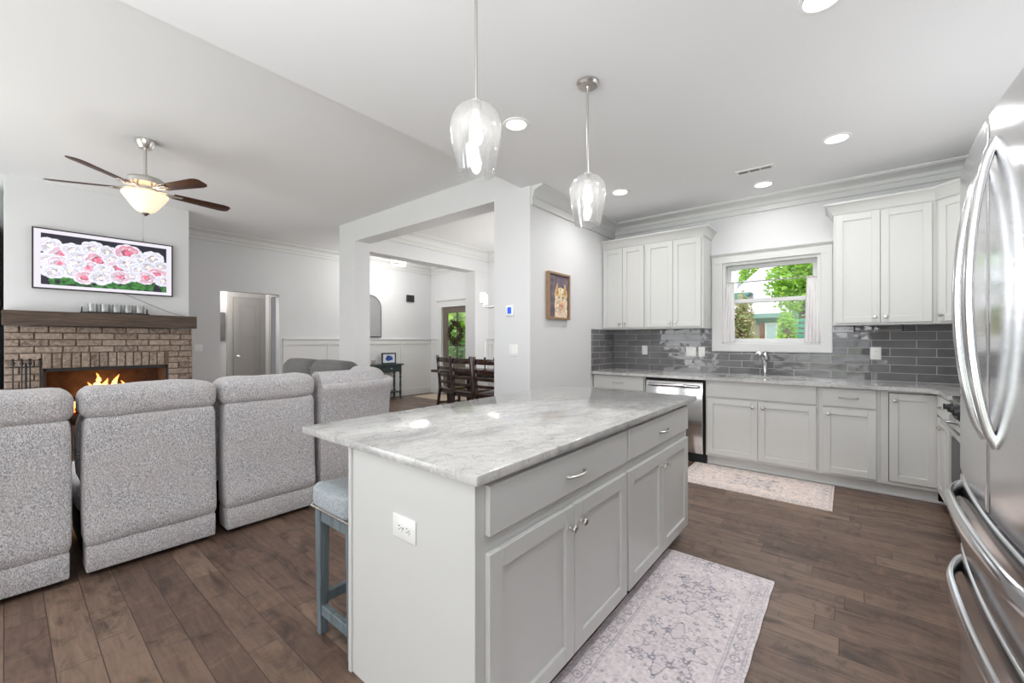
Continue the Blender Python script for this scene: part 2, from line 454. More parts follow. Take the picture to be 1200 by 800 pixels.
def m_brick():
    m = N('tumbled_brown_brick'); g = m.n('ShaderNodeNewGeometry'); v = m.coord()
    c = m.ramp(g.outputs['Random Per Island'], [(0, lin((.40, .33, .29))), (.3, lin((.53, .455, .40))), (.65, lin((.62, .55, .495))), (1, lin((.47, .41, .37)))])
    f = m.noise(v, 26, 5, .7)
    c = m.mix(m.ramp(f, [(.42, (0, 0, 0)), (.66, (.7, .7, .7))]), c, lin((.76, .70, .65)))
    f2 = m.noise(v, 60, 3, .6)
    c = m.mix(m.ramp(f2, [(.56, (0, 0, 0)), (.7, (.6, .6, .6))]), c, lin((.30, .23, .19)))
    m.set(Base_Color=c, Roughness=.92); m.bump(f, .6, .01)
    return m.m
MT['brick'] = m_brick()
MT['mortar'] = plain('brown_mortar', lin((.46, .39, .34)), .95, var=.12, vs=40)

def m_fabric(name, light, dark, warm=None):
    m = N(name); v = m.coord()
    mx = m.n('ShaderNodeMapping'); mx.inputs['Scale'].default_value = (1, 1.0, .42); m.l(v, mx.inputs['Vector'])
    a = m.noise(mx.outputs[0], 240, 3, .78); b = m.noise(v, 120, 3, .6); d = m.noise(v, 6, 2)
    c = m.ramp(a, [(.40, dark), (.47, tuple((x * 1.3 + y * .7) / 2 for x, y in zip(light, dark))), (.54, light)])
    c = m.mix(m.ramp(b, [(.40, (.45, .45, .45)), (.6, (0, 0, 0))]), c, dark)
    if warm: c = m.mix(m.ramp(d, [(.35, (0, 0, 0)), (.7, (.35, .35, .35))]), c, warm)
    m.set(Base_Color=c, Roughness=.95, Sheen_Weight=.15, Specular_IOR_Level=.2)
    h = m.mix(.5, a, b); m.bump(h, .5, .004)
    return m.m
MT['tweed'] = m_fabric('grey_tweed', lin((.90, .89, .90)), lin((.49, .485, .50)), lin((.76, .72, .70)))
MT['tweed_dark'] = m_fabric('darker_grey_tweed', lin((.50, .495, .49)), lin((.27, .265, .265)))
MT['stoolcloth'] = m_fabric('grey_blue_linen', lin((.72, .745, .76)), lin((.55, .58, .60)))

def m_wood(name, c1, c2, axis='y', rough=.5):
    m = N(name); sc = {'x': (3, 40, 40), 'y': (40, 3, 40), 'z': (40, 40, 3)}[axis]
    v = m.coord(sc); f = m.noise(v, 1.2, 5, .6, .5)
    m.set(Base_Color=m.ramp(f, [(.3, c1), (.7, c2)]), Roughness=rough); m.bump(f, .25, .004); return m.m
MT['mantel'] = m_wood('rough_brown_beam', lin((.24, .195, .165)), lin((.40, .335, .29)), 'y', .75)
MT['stoolwood'] = m_wood('weathered_blue_grey_wood', lin((.33, .37, .39)), lin((.48, .525, .545)), 'z', .55)
MT['blade'] = m_wood('dark_walnut_blade', lin((.20, .12, .09)), lin((.33, .20, .14)), 'x', .4)
MT['tabletop'] = m_wood('dark_table_wood', lin((.16, .11, .09)), lin((.28, .19, .15)), 'x', .3)

# ------------------------------------------------------------------ painted grids (rugs, pictures, screen)
def paint_grid(name, img, place, mat, parent=None, loc=None, thick=None):
    """img: rows x cols x 3 in sRGB, row 0 at v=0; place(u, v) -> world point, u, v in 0..1"""
    h, w, _ = img.shape
    uu = (np.arange(w)) / (w - 1); vv = np.arange(h) / (h - 1)
    base = wl(parent) if parent is not None else Vector(loc or (0, 0, 0))
    verts = [tuple(Vector(place(u, v)) - base) for v in vv for u in uu]
    faces = [(j * w + i, j * w + i + 1, (j + 1) * w + i + 1, (j + 1) * w + i) for j in range(h - 1) for i in range(w - 1)]
    lc = np.clip(img, 0, 1).astype(float); lc = np.where(lc <= .04045, lc / 12.92, ((lc + .055) / 1.055) ** 2.4)
    cols = np.concatenate([lc.reshape(-1, 3), np.ones((h * w, 1))], 1)
    if thick is not None:
        t = Vector(thick)
        ring = [i for i in range(w)] + [j * w + w - 1 for j in range(1, h)] + [(h - 1) * w + i for i in range(w - 2, -1, -1)] + [j * w for j in range(h - 2, 0, -1)]
        k0 = len(verts)
        for r in ring: verts.append(tuple(Vector(verts[r]) + t))
        cols = np.concatenate([cols, cols[ring]], 0)
        n = len(ring)
        for i in range(n): faces.append((ring[i], k0 + i, k0 + (i + 1) % n, ring[(i + 1) % n]))
    me = bpy.data.meshes.new(name); me.from_pydata(verts, [], faces)
    ca = me.color_attributes.new('paint', 'FLOAT_COLOR', 'POINT'); ca.data.foreach_set('color', cols.astype(np.float32).ravel())
    me.materials.append(mat); me.update()
    o = bpy.data.objects.new(name, me); COL.objects.link(o)
    if parent is not None: o.parent = parent
    else: o.location = base
    return o

def vnoise(h, w, cell, seed):
    rng = np.random.RandomState(seed)
    gh, gw = int(h / cell) + 3, int(w / cell) + 3
    g = rng.rand(gh, gw)
    y = np.arange(h) / cell; x = np.arange(w) / cell
    y0 = y.astype(int); x0 = x.astype(int); fy = (y - y0)[:, None]; fx = (x - x0)[None, :]
    fy = fy * fy * (3 - 2 * fy); fx = fx * fx * (3 - 2 * fx)
    a = g[y0][:, x0]; b = g[y0][:, x0 + 1]; c = g[y0 + 1][:, x0]; d = g[y0 + 1][:, x0 + 1]
    return (a * (1 - fx) + b * fx) * (1 - fy) + (c * (1 - fx) + d * fx) * fy

# ==================================================================== STRUCTURE
ZK, ZL = 2.83, 3.08
XW, XR, YW, YH, YB = -8.1, 1.18, 5.2, 3.3, -3.0
ZO = 3.3     # outer top
bm = BM(); box(bm, -9.6, 1.35, -3.15, 7.0, -.12, 0); struct('floor', bm, MT['floor'])
bm = BM(); box(bm, -2.56, 1.35, -3.15, 5.35, ZK, ZO); struct('ceiling_kitchen', bm, MT['ceil'])
bm = BM(); box(bm, -9.6, -2.56, -3.15, 7.0, ZL, ZO); struct('ceiling_living', bm, MT['ceil'])
# window wall
WX0, WX1, WZ0, WZ1 = -1.113, -.21, 1.25, 2.17
bm = BM()
box(bm, -2.45, WX0, YW, YW + .15, 0, ZK); box(bm, WX1, XR + .15, YW, YW + .15, 0, ZK)
box(bm, WX0, WX1, YW, YW + .15, 0, WZ0); box(bm, WX0, WX1, YW, YW + .15, WZ1, ZK)
struct('wall_kitchen', bm, MT['wall'])
bm = BM(); box(bm, XR, XR + .15, YB - .15, YW, 0, ZK); struct('wall_right', bm, MT['wall'])
bm = BM(); box(bm, -2.926, -2.45, YH, YW + .15, 0, ZK); box(bm, -2.926, -2.56, YH, YW + .15, ZK, ZL); struct('wall_partition', bm, MT['wall'])
bm = BM(); box(bm, -6.15, -2.926, YH, YH + .25, 2.775, ZL); struct('wall_header', bm, MT['wall'])
bm = BM(); box(bm, -6.15, -5.70, YH, YH + .25, 0, 2.775); struct('wall_column', bm, MT['wall'])
bm = BM(); box(bm, -5.97, -5.70, YH + .25, 6.24, 2.66, ZL); box(bm, -5.97, -5.70, 5.86, 6.24, 0, 2.665); struct('wall_dining_opening', bm, MT['wall'])
bm = BM(); box(bm, -5.97, -2.45, 6.24, 6.40, 0, ZL); struct('wall_dining', bm, MT['wall'])
DX0, DX1 = -7.70, -6.66
bm = BM(); box(bm, -8.25, DX0, 6.75, 6.9, 0, ZL); box(bm, DX1, -5.82, 6.75, 6.9, 0, ZL); box(bm, DX0, DX1, 6.75, 6.9, 2.12, ZL)
box(bm, -5.97, -5.82, 6.40, 6.75, 0, ZL)
struct('wall_entry', bm, MT['wall'])
AY0, AY1 = 2.27, 3.19
bm = BM(); box(bm, XW - .15, XW, YB - .15, AY0, 0, ZL); box(bm, XW - .15, XW, AY1, 6.75, 0, ZL); box(bm, XW - .15, XW, AY0, AY1, 2.13, ZL)
struct('wall_left', bm, MT['wall'])
bm = BM(); box(bm, -8.86, -8.74, 1.3, 3.4, 0, 2.6); struct('wall_hall', bm, MT['wall'])
bm = BM(); box(bm, -8.74, -8.42, AY1, AY1 + .12, 0, 2.6); box(bm, -8.42, XW - .15, AY1, AY1 + .12, 2.1, 2.6); box(bm, -8.74, XW - .15, 1.3, 1.42, 0, 2.6); struct('wall_hall_side', bm, MT['wall'])
bm = BM(); box(bm, -8.74, XW - .15, 1.42, AY1, 2.5, 2.6); struct('ceiling_hall', bm, MT['ceil'])
# back wall with two wide window openings behind the camera
bm = BM()
for x0, x1, z0, z1 in ((-9.6, -7.0, 0, ZL), (-3.4, -1.95, 0, ZL), (.65, 1.35, 0, ZL), (-7.0, -3.4, 0, .3), (-7.0, -3.4, 2.7, ZL), (-1.95, .65, 0, .4), (-1.95, .65, 2.65, ZL)):
    box(bm, x0, x1, YB - .15, YB, z0, z1)
struct('wall_back', bm, MT['wall'])
for k, (x0, x1, z0, z1, n) in enumerate(((-7.0, -3.4, .3, 2.7, 4), (-1.95, .65, .4, 2.65, 3))):
    w = struct_root('window_%d' % (k + 2), (x0, YB, z0))
    bm = BM()
    for i in range(n + 1):
        x = x0 + (x1 - x0) * i / n; box(bm, x - .035, x + .035, YB - .1, YB - .03, z0, z1)
    for z in (z0 + .035, (z0 + z1) / 2, z1 - .035): box(bm, x0, x1, YB - .1, YB - .03, z - .03, z + .03)
    struct('window_frame', bm, MT['trim'], w)
# chimney breast (plaster above the mantel)
bm = BM(); box(bm, XW, -7.05, 0.0, 1.61, 1.5, ZL, .003, 1); box(bm, XW, -7.5, 0.0, 1.61, 0, 1.5); struct('wall_chimney', bm, MT['wall'])

# ---- crown mouldings and frieze boards
def crown_prof(proj, h, zt, frieze=0):
    p = [(0, zt), (proj, zt), (proj, zt - .014), (proj - .012, zt - .018)]
    for i in range(7):
        a = i / 6 * PI / 2
        p.append((proj - .018 - (proj - .05) * math.sin(a), zt - .024 - (h - .055) * (1 - math.cos(a))))
    p += [(.030, zt - h + .022), (.030, zt - h + .010), (.018, zt - h)]
    if frieze: p += [(.018, zt - h - frieze + .012), (.026, zt - h - frieze + .010), (.026, zt - h - frieze)]
    p += [(0, zt - h - frieze)]
    return p
def crown(name, a, b, nrm, zt, proj=.13, h=.11, frieze=0):
    bm = BM(); sweep(bm, [(a[0], a[1], *nrm), (b[0], b[1], *nrm)], crown_prof(proj, h, zt, frieze)); return struct(name, bm, MT['trim'], smooth=25)
crown('trim_1', (-2.45, YW), (XR, YW), (0, -1), ZK, .16, .085, .05)
crown('trim_2', (-2.45, YH + .012), (-2.45, YW), (1, 0), ZK, .14, .11, .075)
crown('trim_3', (XR, YW), (XR, YB), (-1, 0), ZK, .16, .085, .05)
crown('trim_4', (XW, 1.61), (XW, 6.75), (1, 0), ZL, .12, .11, .05)
crown('trim_5', (XW, 6.75), (-5.97, 6.75), (0, -1), ZL, .12, .11, .05)
crown('trim_6', (-5.70, YH + .25), (-5.70, 6.24), (1, 0), ZL, .14, .13, .06)
crown('trim_7', (-5.70, 6.24), (-2.926, 6.24), (0, -1), ZL, .14, .13, .06)
crown('trim_8', (-5.97, 6.75), (-5.97, YH + .25), (-1, 0), ZL, .12, .11, .05)

# ---- wainscot panelling and baseboards
def wains(name, a, b, nrm, n, zt=1.31):
    """flat board, rails, stiles and a cap along a wall"""
    bm = BM(); L = math.hypot(b[0] - a[0], b[1] - a[1]); u = ((b[0] - a[0]) / L, (b[1] - a[1]) / L, 0)
    M = frame((a[0], a[1], 0), u, (*nrm, 0))
    box(bm, 0, L, 0, .006, 0, zt, M=M)
    box(bm, 0, L, 0, .022, 0, .15, .003, 1, M=M); box(bm, 0, L, 0, .026, zt - .10, zt, .002, 1, M=M)
    box(bm, 0, L, 0, .045, zt, zt + .022, .004, 1, M=M); box(bm, 0, L, 0, .028, zt - .02, zt, .004, 1, M=M)
    for i in range(n + 1):
        c = min(max(L * i / n, .04), L - .04); box(bm, c - .04, c + .04, 0, .021, .14, zt - .09, .002, 1, M=M)
    return struct(name, bm, MT['trim'])
wains('trim_9', (XW, 3.25), (XW, 6.75), (1, 0), 4)
wains('trim_10', (XW, 6.75), (DX0 - .1, 6.75), (0, -1), 1)
wains('trim_11', (DX1 + .1, 6.75), (-5.97, 6.75), (0, -1), 1)
wains('trim_12', (-5.70, 6.24), (-2.926, 6.24), (0, -1), 4)
bm = BM(); box(bm, -2.926, -2.45, YH - .015, YH, 0, .14, .003, 1); struct('baseboard_partition', bm, MT['trim'])
bm = BM(); box(bm, XW, XW + .016, 1.66, AY0, 0, .14, .003, 1); struct('baseboard_left', bm, MT['trim'])
bm = BM(); box(bm, -6.15, -5.7, YH - .015, YH, 0, .14, .003, 1); struct('baseboard_column', bm, MT['trim'])

# ---- backsplash tiling (thin skin on the walls)
bm = BM()
box(bm, -2.438, -1.222, YW - .012, YW, .914, 1.432); box(bm, -1.222, -.12, YW - .012, YW, .914, 1.168); box(bm, -.12, XR, YW - .012, YW, .914, 1.432)
struct('wall_tile', bm, MT['tile'])
bm = BM(); box(bm, -2.45, -2.438, 4.56, YW, .914, 1.432); struct('wall_tile_side', bm, MT['tile_side'])
bm = BM(); box(bm, XR - .012, XR, 3.2, YW - .012, .914, 1.432); struct('wall_tile_right', bm, MT['tile_side'])

# ---- kitchen window
w1 = struct_root('window_1', (-.66, YW, WZ0))
bm = BM()
box(bm, -1.222, WX0, YW - .022, YW, 1.168, 2.19, .003, 1); box(bm, WX1, -.115, YW - .022, YW, 1.168, 2.19, .003, 1)
box(bm, -1.222, -.115, YW - .0225, YW, 1.168, WZ0, .003, 1); box(bm, -1.222, -.115, YW - .024, YW, WZ1, 2.25, .003, 1)
prism(bm, [(YW, 2.25), (YW - .028, 2.25), (YW - .05, 2.272), (YW - .05, 2.285), (YW, 2.285)], 'x', -1.226, -.111)
struct('window_casing', bm, MT['trim'], w1)
bm = BM()
t = .03
box(bm, WX0 + .001, WX0 + t, YW + .002, YW + .149, WZ0 + .001, WZ1 - .001); box(bm, WX1 - t, WX1 - .001, YW + .002, YW + .149, WZ0 + .001, WZ1 - .001)
box(bm, WX0 + t, WX1 - t, YW + .002, YW + .149, WZ1 - t, WZ1 - .001); box(bm, WX0 + t, WX1 - t, YW + .002, YW + .149, WZ0 + .001, WZ0 + .022)
struct('window_jamb', bm, MT['trim'], w1)
bm = BM()
sx0, sx1, zm = WX0 + t, WX1 - t, 1.735
for y0, z0, z1 in ((YW + .085, zm - .02, WZ1 - t), (YW + .055, WZ0 + .022, zm + .022)):
    box(bm, sx0, sx0 + .04, y0, y0 + .03, z0, z1, .003, 1); box(bm, sx1 - .04, sx1, y0, y0 + .03, z0, z1, .003, 1)
    box(bm, sx0 + .04, sx1 - .04, y0, y0 + .03, z0, z0 + .042, .003, 1); box(bm, sx0 + .04, sx1 - .04, y0, y0 + .03, z1 - .042, z1, .003, 1)
struct('window_sash', bm, MT['trim'], w1)
bm = BM(); box(bm, sx0 + .03, sx1 - .03, YW + .098, YW + .102, zm, WZ1 - t - .03); box(bm, sx0 + .03, sx1 - .03, YW + .068, YW + .072, WZ0 + .05, zm)
struct('window_pane', bm, MT['glass'], w1)

# ---- hall doors
def ring4(a0, a1, b0, b1, w):
    return ((a0, a0 + w, b0, b1), (a1 - w, a1, b0, b1), (a0 + w, a1 - w, b0, b0 + w), (a0 + w, a1 - w, b1 - w, b1))
def panel_leaf(bm, w, h, panels, t=.035, rec=.010, M=None):
    """door leaf standing on (0..w, 0..t, 0..h), panels = [(u0,u1,z0,z1)] sunk into the outer face"""
    box(bm, 0, w, 0, t - rec, 0, h, M=M)
    us = sorted({0, w, *[p[0] for p in panels], *[p[1] for p in panels]}); zs = sorted({0, h, *[p[2] for p in panels], *[p[3] for p in panels]})
    for a, b in zip(us, us[1:]):
        for c, d in zip(zs, zs[1:]):
            mu, mz = (a + b) / 2, (c + d) / 2
            if any(p[0] < mu < p[1] and p[2] < mz < p[3] for p in panels): continue
            box(bm, a, b, t - rec - .001, t, c, d, M=M)
    return bm
d1 = struct_root('door_1', (-8.74, 2.9, 0))
M = frame((-8.735, 2.645, .01), (0, 1, 0), (1, 0, 0))
bm = BM(); panel_leaf(bm, .455, 2.07, [(.10, .355, 1.50, 1.93), (.10, .355, .22, 1.36)], M=M); struct('door_leaf', bm, MT['door'], d1)
bm = BM()
box(bm, -8.74, -8.72, 2.545, 2.64, 0, 2.10, .003, 1); box(bm, -8.74, -8.72, 3.105, 3.188, 0, 2.10, .003, 1); box(bm, -8.74, -8.718, 2.545, 3.188, 2.09, 2.18, .003, 1)
struct('door_casing', bm, MT['doorcase'], d1)
bm = BM(); Mk = Matrix.Translation((-8.70, 2.71, 1.0)) @ Matrix.Rotation(R(90), 4, 'Y')
lathe(bm, [(0, 0), (.028, 0), (.028, .006), (.012, .01), (.012, .03), (.026, .04), (.028, .055), (.018, .066), (0, .068)], M=Mk, n=20); struct('door_knob', bm, MT['nickel'], d1)
bm = BM()
for z in (.3, 1.05, 1.85): tube(bm, [(-8.70, 3.103, z), (-8.70, 3.103, z + .09)], .008)
struct('door_hinge', bm, MT['nickel'], d1)
d2 = struct_root('door_2', (-8.3, AY1, 0))
bm = BM(); panel_leaf(bm, .28, 2.05, [(.06, .22, 1.50, 1.93), (.06, .22, .22, 1.36)], M=frame((-8.135, AY1 + .10, .01), (-1, 0, 0), (0, -1, 0))); struct('door_leaf', bm, MT['blueleaf'], d2)
bm = BM(); box(bm, -8.52, -8.42, AY1 - .02, AY1, 0, 2.10, .003, 1); box(bm, -8.52, -8.12, AY1 - .022, AY1, 2.10, 2.19, .003, 1); struct('door_casing', bm, MT['doorcase'], d2)

# ---- front door
d3 = struct_root('door_3', (-7.2, 6.8, 0))
M = frame((-7.66, 6.80, .01), (1, 0, 0), (0, -1, 0)); Wd, Hd = .96, 2.115
bm = BM()
gx0, gx1, gz0, gz1 = .15, Wd - .15, .78, Hd - .17
box(bm, 0, gx0, 0, .045, 0, Hd, .003, 1, M); box(bm, gx1, Wd, 0, .045, 0, Hd, .003, 1, M)
box(bm, gx0, gx1, 0, .045, 0, gz0, .003, 1, M); box(bm, gx0, gx1, 0, .045, gz1, Hd, .003, 1, M)
box(bm, (gx0 + gx1) / 2 - .012, (gx0 + gx1) / 2 + .012, .008, .04, gz0, gz1, M=M)
for k in (1, 2): box(bm, gx0, gx1, .008, .04, gz0 + (gz1 - gz0) * k / 3 - .012, gz0 + (gz1 - gz0) * k / 3 + .012, M=M)
box(bm, gx0, gx1, .04, .055, .2, .68, .006, 1, M)
struct('door_leaf', bm, plain('weathered_brown_door', lin((.42, .38, .34)), .5, var=.1, vs=10), d3)
bm = BM(); box(bm, gx0, gx1, .02, .026, gz0, gz1, M=M); struct('door_glass', bm, MT['glass'], d3)
bm = BM()
box(bm, DX0 - .10, DX0 + .02, 6.72, 6.75, 0, 2.12, .003, 1); box(bm, DX1 - .02, DX1 + .10, 6.72, 6.75, 0, 2.12, .003, 1); box(bm, DX0 - .10, DX1 + .10, 6.718, 6.75, 2.10, 2.23, .003, 1)
prism(bm, [(6.75, 2.23), (6.72, 2.23), (6.685, 2.26), (6.685, 2.28), (6.75, 2.28)], 'x', DX0 - .14, DX1 + .14)
struct('door_casing', bm, MT['trim'], d3)
bm = BM(); Mk = Matrix.Translation((-6.76, 6.755, 1.0)) @ Matrix.Rotation(R(90), 4, 'X')
lathe(bm, [(0, 0), (.03, 0), (.03, .008), (.012, .012), (.012, .03), (.028, .045), (.02, .06), (0, .062)], M=Mk, n=20); struct('door_knob', bm, MT['nickel'], d3)

# ==================================================================== EXTERIOR
bm = BM(); box(bm, -30, 30, 7.0, 60, -.7, -.5); box(bm, -30, 30, -40, -3.15, -.7, -.5); struct('ground_outside', bm, MT['soil'])
hs = thing('neighbour_house', 'pale brick house with light grey roof seen through the kitchen window', 'house', (-2.4, 24, -.5))
bm = BM(); box(bm, -9, 3.0, 20, 28, -.5, 2.35); obj('wall', bm, MT['outside_brick'], hs)
bm = BM()
def quad(bm, *ps): bm.faces.new([bm.verts.new(p) for p in ps])
e0, e1, r0, r1 = (-4.8, 19.4, 2.3), (4.5, 19.4, 2.3), (-.97, 24, 7.3), (2.5, 24, 7.3); b0, b1_ = (-4.8, 28.6, 2.3), (4.5, 28.6, 2.3)
quad(bm, e0, e1, r1, r0); quad(bm, b0, e0, r0); quad(bm, b1_, b0, r0, r1); quad(bm, e1, b1_, r1); quad(bm, e0, b0, b1_, e1)
prism(bm, [(19.4, 2.2), (21.0, 3.85), (28.6, 2.2)], 'x', -9.5, -3.6); obj('roof', bm, MT['outside_roof'], hs, smooth=0)
bm = BM(); box(bm, -9.4, 4.4, 19.30, 19.42, 2.2, 2.38); obj('gutter', bm, MT['outside_green'], hs, label='sage green eaves board')
bm = BM(); prism(bm, [(-4.3, 3.05), (-3.5, 3.05), (-3.15, 3.32), (-4.3, 3.32)], 'y', 19.7, 21.5); obj('dormer_eave', bm, MT['outside_green'], hs)
bm = BM(); box(bm, -2.98, -1.7, 19.9, 20.05, 1.95, 2.4); obj('gable_panel', bm, MT['outside_green'], hs, label='sage green siding panel')
wn = BM(); box(wn, -2.66, -1.83, 19.82, 19.95, .8, 2.03, .02, 1); wn = obj('window', wn, MT['outside_white'], hs)
bm = BM()
for k in range(2): box(bm, -2.58 + k * .38, -2.27 + k * .38, 19.80, 19.83, .9, 1.95)
obj('pane', bm, plain('bright_reflecting_pane', lin((.80, .86, .92)), .15), wn)
bm = BM(); box(bm, -2.83, -2.68, 19.84, 19.95, .8, 2.03, .01, 1); obj('shutter', bm, MT['outside_red'], hs)
bm = BM(); box(bm, -4.27, -3.85, 20.6, 21.1, 3.2, 4.45, .02, 1); box(bm, -4.32, -3.80, 20.55, 21.15, 4.42, 4.55, .02, 1); obj('chimney', bm, MT['outside_white'], hs)

def leaves(bm, n, c, rad, size, seed, shell=.55):
    rng = random.Random(seed)
    for _ in range(n):
        while True:
            p = Vector((rng.uniform(-1, 1), rng.uniform(-1, 1), rng.uniform(-1, 1)))
            if shell < p.length < 1: break
        # lumpy crown
        k = 1 + .16 * math.sin(p.x * 5 + seed) + .16 * math.sin(p.z * 6 + p.y * 4 + seed * 2)
        q = Vector(c) + Vector((p.x * rad[0], p.y * rad[1], p.z * rad[2])) * k
        a = Vector((rng.gauss(0, 1), rng.gauss(0, 1), rng.gauss(0, .6))).normalized(); b = a.cross(Vector((rng.gauss(0, 1), rng.gauss(0, 1), rng.gauss(0, 1)))).normalized()
        s = size * rng.uniform(.6, 1.3)
        vs = [bm.verts.new(q + a * s * i + b * s * .5 * j) for i, j in ((-1, 0), (0, -1), (1, 0), (0, 1))]
        bm.faces.new(vs)
    return bm
def tree(name, label, cat, loc, rad, zc, mat, n, size, seed, trunk=True):
    t = thing(name, label, cat, loc)
    bm = BM()
    for k, (dx, dz, f) in enumerate(((0, 0, 1), (.4, .3, .62), (-.45, .12, .6), (.1, .55, .55), (-.2, -.35, .6), (.45, -.3, .55))):
        leaves(bm, n // 6, (loc[0] + dx * rad[0], loc[1], zc + dz * rad[2]), tuple(r * f for r in rad), size, seed + k, .35)
    obj('foliage', bm, mat, t, smooth=0)
    bm = BM(); tube(bm, [(loc[0], loc[1], loc[2]), (loc[0] + .05, loc[1], zc), (loc[0] - .1, loc[1], zc + rad[2] * .5)], [.16, .11, .04]); obj('trunk', bm, MT['bark'], t)
    return t
tree('leafy_tree', 'bright green leafy tree to the right in the kitchen window view', 'tree', (-1.0, 14.4, -.5), (.85, .7, 1.0), 2.95, MT['leaf_bright'], 4200, .075, 3)
tree('backdrop_tree', 'tall tree rising behind the neighbouring roof on the left', 'tree', (-5.0, 33, -.5), (1.7, 1.5, 1.9), 6.1, MT['leaf_bright'], 2400, .13, 21)
tree('ornamental_shrub', 'mixed green and rust shrub at lower left of the kitchen window view', 'shrub', (-1.90, 10.6, -.5), (.27, .27, .75), 1.5, MT['leaf_mixed'], 2600, .042, 11)
tree('garden_shrub', 'light green shrub in front of the slatted green screen', 'shrub', (-1.12, 11.7, -.5), (.20, .2, .5), 1.45, MT['leaf_bright'], 1000, .045, 15)
bm = BM()
for k in range(10): leaves(bm, 330, (-3.2 + k * .36, 15.6, .52 + .05 * math.sin(k * 2)), (.34, .3, .95), .06, 40 + k, .4)
tag(obj('clipped_hedge', bm, MT['leaf_yellow'], loc=(-1.6, 15.6, -.5), smooth=0), 'low yellow-green clipped hedge in front of the neighbouring house', 'hedge')
gs = thing('garden_screen', 'green slatted garden screen at lower right of the kitchen window view', 'screen', (-.45, 12.6, -.5))
bm = BM()
for k in range(16): box(bm, -1.22, -.35, 12.58, 12.62, -.2 + k * .13, -.11 + k * .13, .005, 1)
obj('slat', bm, plain('teal_green_slat', lin((.25, .55, .45)), .6), gs)
bm = BM(); box(bm, -1.25, -1.19, 12.56, 12.64, -.5, 1.95); box(bm, -.38, -.32, 12.56, 12.64, -.5, 1.95); obj('post', bm, plain('teal_green_post', lin((.22, .48, .40)), .6), gs)
tree('yard_tree', 'dark green tree outside the front door glass', 'tree', (-14.6, 13.8, -.5), (1.9, 1.5, 2.0), 2.6, MT['leaf_bright'], 2400, .17, 31)
tree('woodland_tree', 'tall dark tree farther back outside the front door glass', 'tree', (-21.5, 20.5, -.5), (3.6, 2.5, 3.6), 3.4, MT['leaf_dark'], 2600, .24, 53)
tree('yard_bush', 'deep green bush outside the front door glass', 'shrub', (-12.0, 11.5, -.5), (1.2, .9, .9), .75, MT['leaf_dark'], 1500, .11, 37)

# ==================================================================== KITCHEN CABINETS
def shaker(bm, w, h, M, t=.02, rail=.055, rec=.011):
    box(bm, rail - .004, w - rail + .004, .001, t - rec, rail - .004, h - rail + .004, M=M)
    box(bm, 0, rail, .001, t, 0, h, .0018, 1, M); box(bm, w - rail, w, .001, t, 0, h, .0018, 1, M)
    box(bm, rail, w - rail, .001, t, 0, rail, .0018, 1, M); box(bm, rail, w - rail, .001, t, h - rail, h, .0018, 1, M)
def shift(M, u, n, z): return M @ Matrix.Translation((u, n, z))
KNOB = [(0, 0), (.0085, 0), (.0085, .004), (.005, .008), (.005, .016), (.013, .021), (.0155, .026), (.012, .031), (0, .033)]
def knob(bm, M, u, z, n0=.02): lathe(bm, KNOB, M=shift(M, u, n0, z) @ Matrix.Rotation(R(-90), 4, 'X'), n=18)
def pull(bm, M, u, z, L=.125, n0=.02):
    pts = []
    for i in range(13):
        s = i / 12; a = -L / 2 + L * s
        pts.append((u + a, n0 + .028 * math.sin(PI * s) ** .45 if 0 < s < 1 else n0, z))
    tube(bm, pts, [.0075 if i in (0, 12) else .0052 for i in range(13)], 10, M)
def cabinet(name, label, M, w, z0, z1, depth, items, loc, cat='cabinet', toe=None, mat='cab', endstile=True, extra=None):
    """items: ('door', u0, u1, z0, z1, (ku, kz)|None) or ('drawer', u0, u1, z0, z1, pull?)"""
    t = thing(name, label, cat, loc)
    bm = BM(); box(bm, 0, w, -depth, 0, z0, z1, .0015, 1, M)
    if extra: extra(bm)
    obj('carcass', bm, MT[mat], t)
    if toe:
        bm = BM(); box(bm, .0, w, -depth, -toe[0], 0, z0 + .002, M=M)
        obj('toe_kick', bm, MT[toe[1]], t)
    for it in items:
        kind, u0, u1, a, b, hw = it
        bm = BM()
        if kind == 'door':
            shaker(bm, u1 - u0, b - a, shift(M, u0, 0, a)); p = obj('door', bm, MT[mat], t)
            if hw:
                k = BM(); knob(k, M, *hw); obj('knob', k, MT['nickel'], p)
        else:
            box(bm, u0, u1, .001, .02, a, b, .0018, 1, M); p = obj('drawer', bm, MT[mat], t)
            if hw:
                k = BM(); pull(k, M, (u0 + u1) / 2, (a + b) / 2); obj('handle', k, MT['nickel'], p)
    return t
YF = 4.62   # face frames of the window-wall base cabinets
def MF(x): return frame((x, YF, 0), (1, 0, 0), (0, -1, 0))
cabinet('base_cabinet', 'light grey base cabinet in the corner left of the dishwasher', MF(-2.448), .655, .1, .882, .565, [('drawer', .018, .64, .715, .872, True), ('door', .018, .326, .125, .695, (.28, .64)), ('door', .331, .64, .125, .695, (.377, .64))], (-2.12, 4.9, 0), toe=(.05, 'cab'))
cabinet('sink_base_cabinet', 'wide light grey two-door base cabinet under the kitchen window', MF(-1.148), .945, .1, .67, .565, [('drawer', .018, .93, .715, .88, False), ('door', .018, .47, .125, .697, (.43, .64)), ('door', .475, .93, .125, .697, (.515, .64))], (-.67, 4.9, 0), toe=(.05, 'cab'),
        extra=lambda bm: box(bm, 0, .945, -.035, 0, .66, .882, M=MF(-1.148)))
cabinet('base_cabinet', 'light grey base cabinet with one drawer over one door, right of the sink doors', MF(-.202), .412, .1, .882, .565, [('drawer', .03, .388, .715, .872, True), ('door', .03, .388, .125, .697, (.068, .645))], (0, 4.9, 0), toe=(.05, 'cab'))
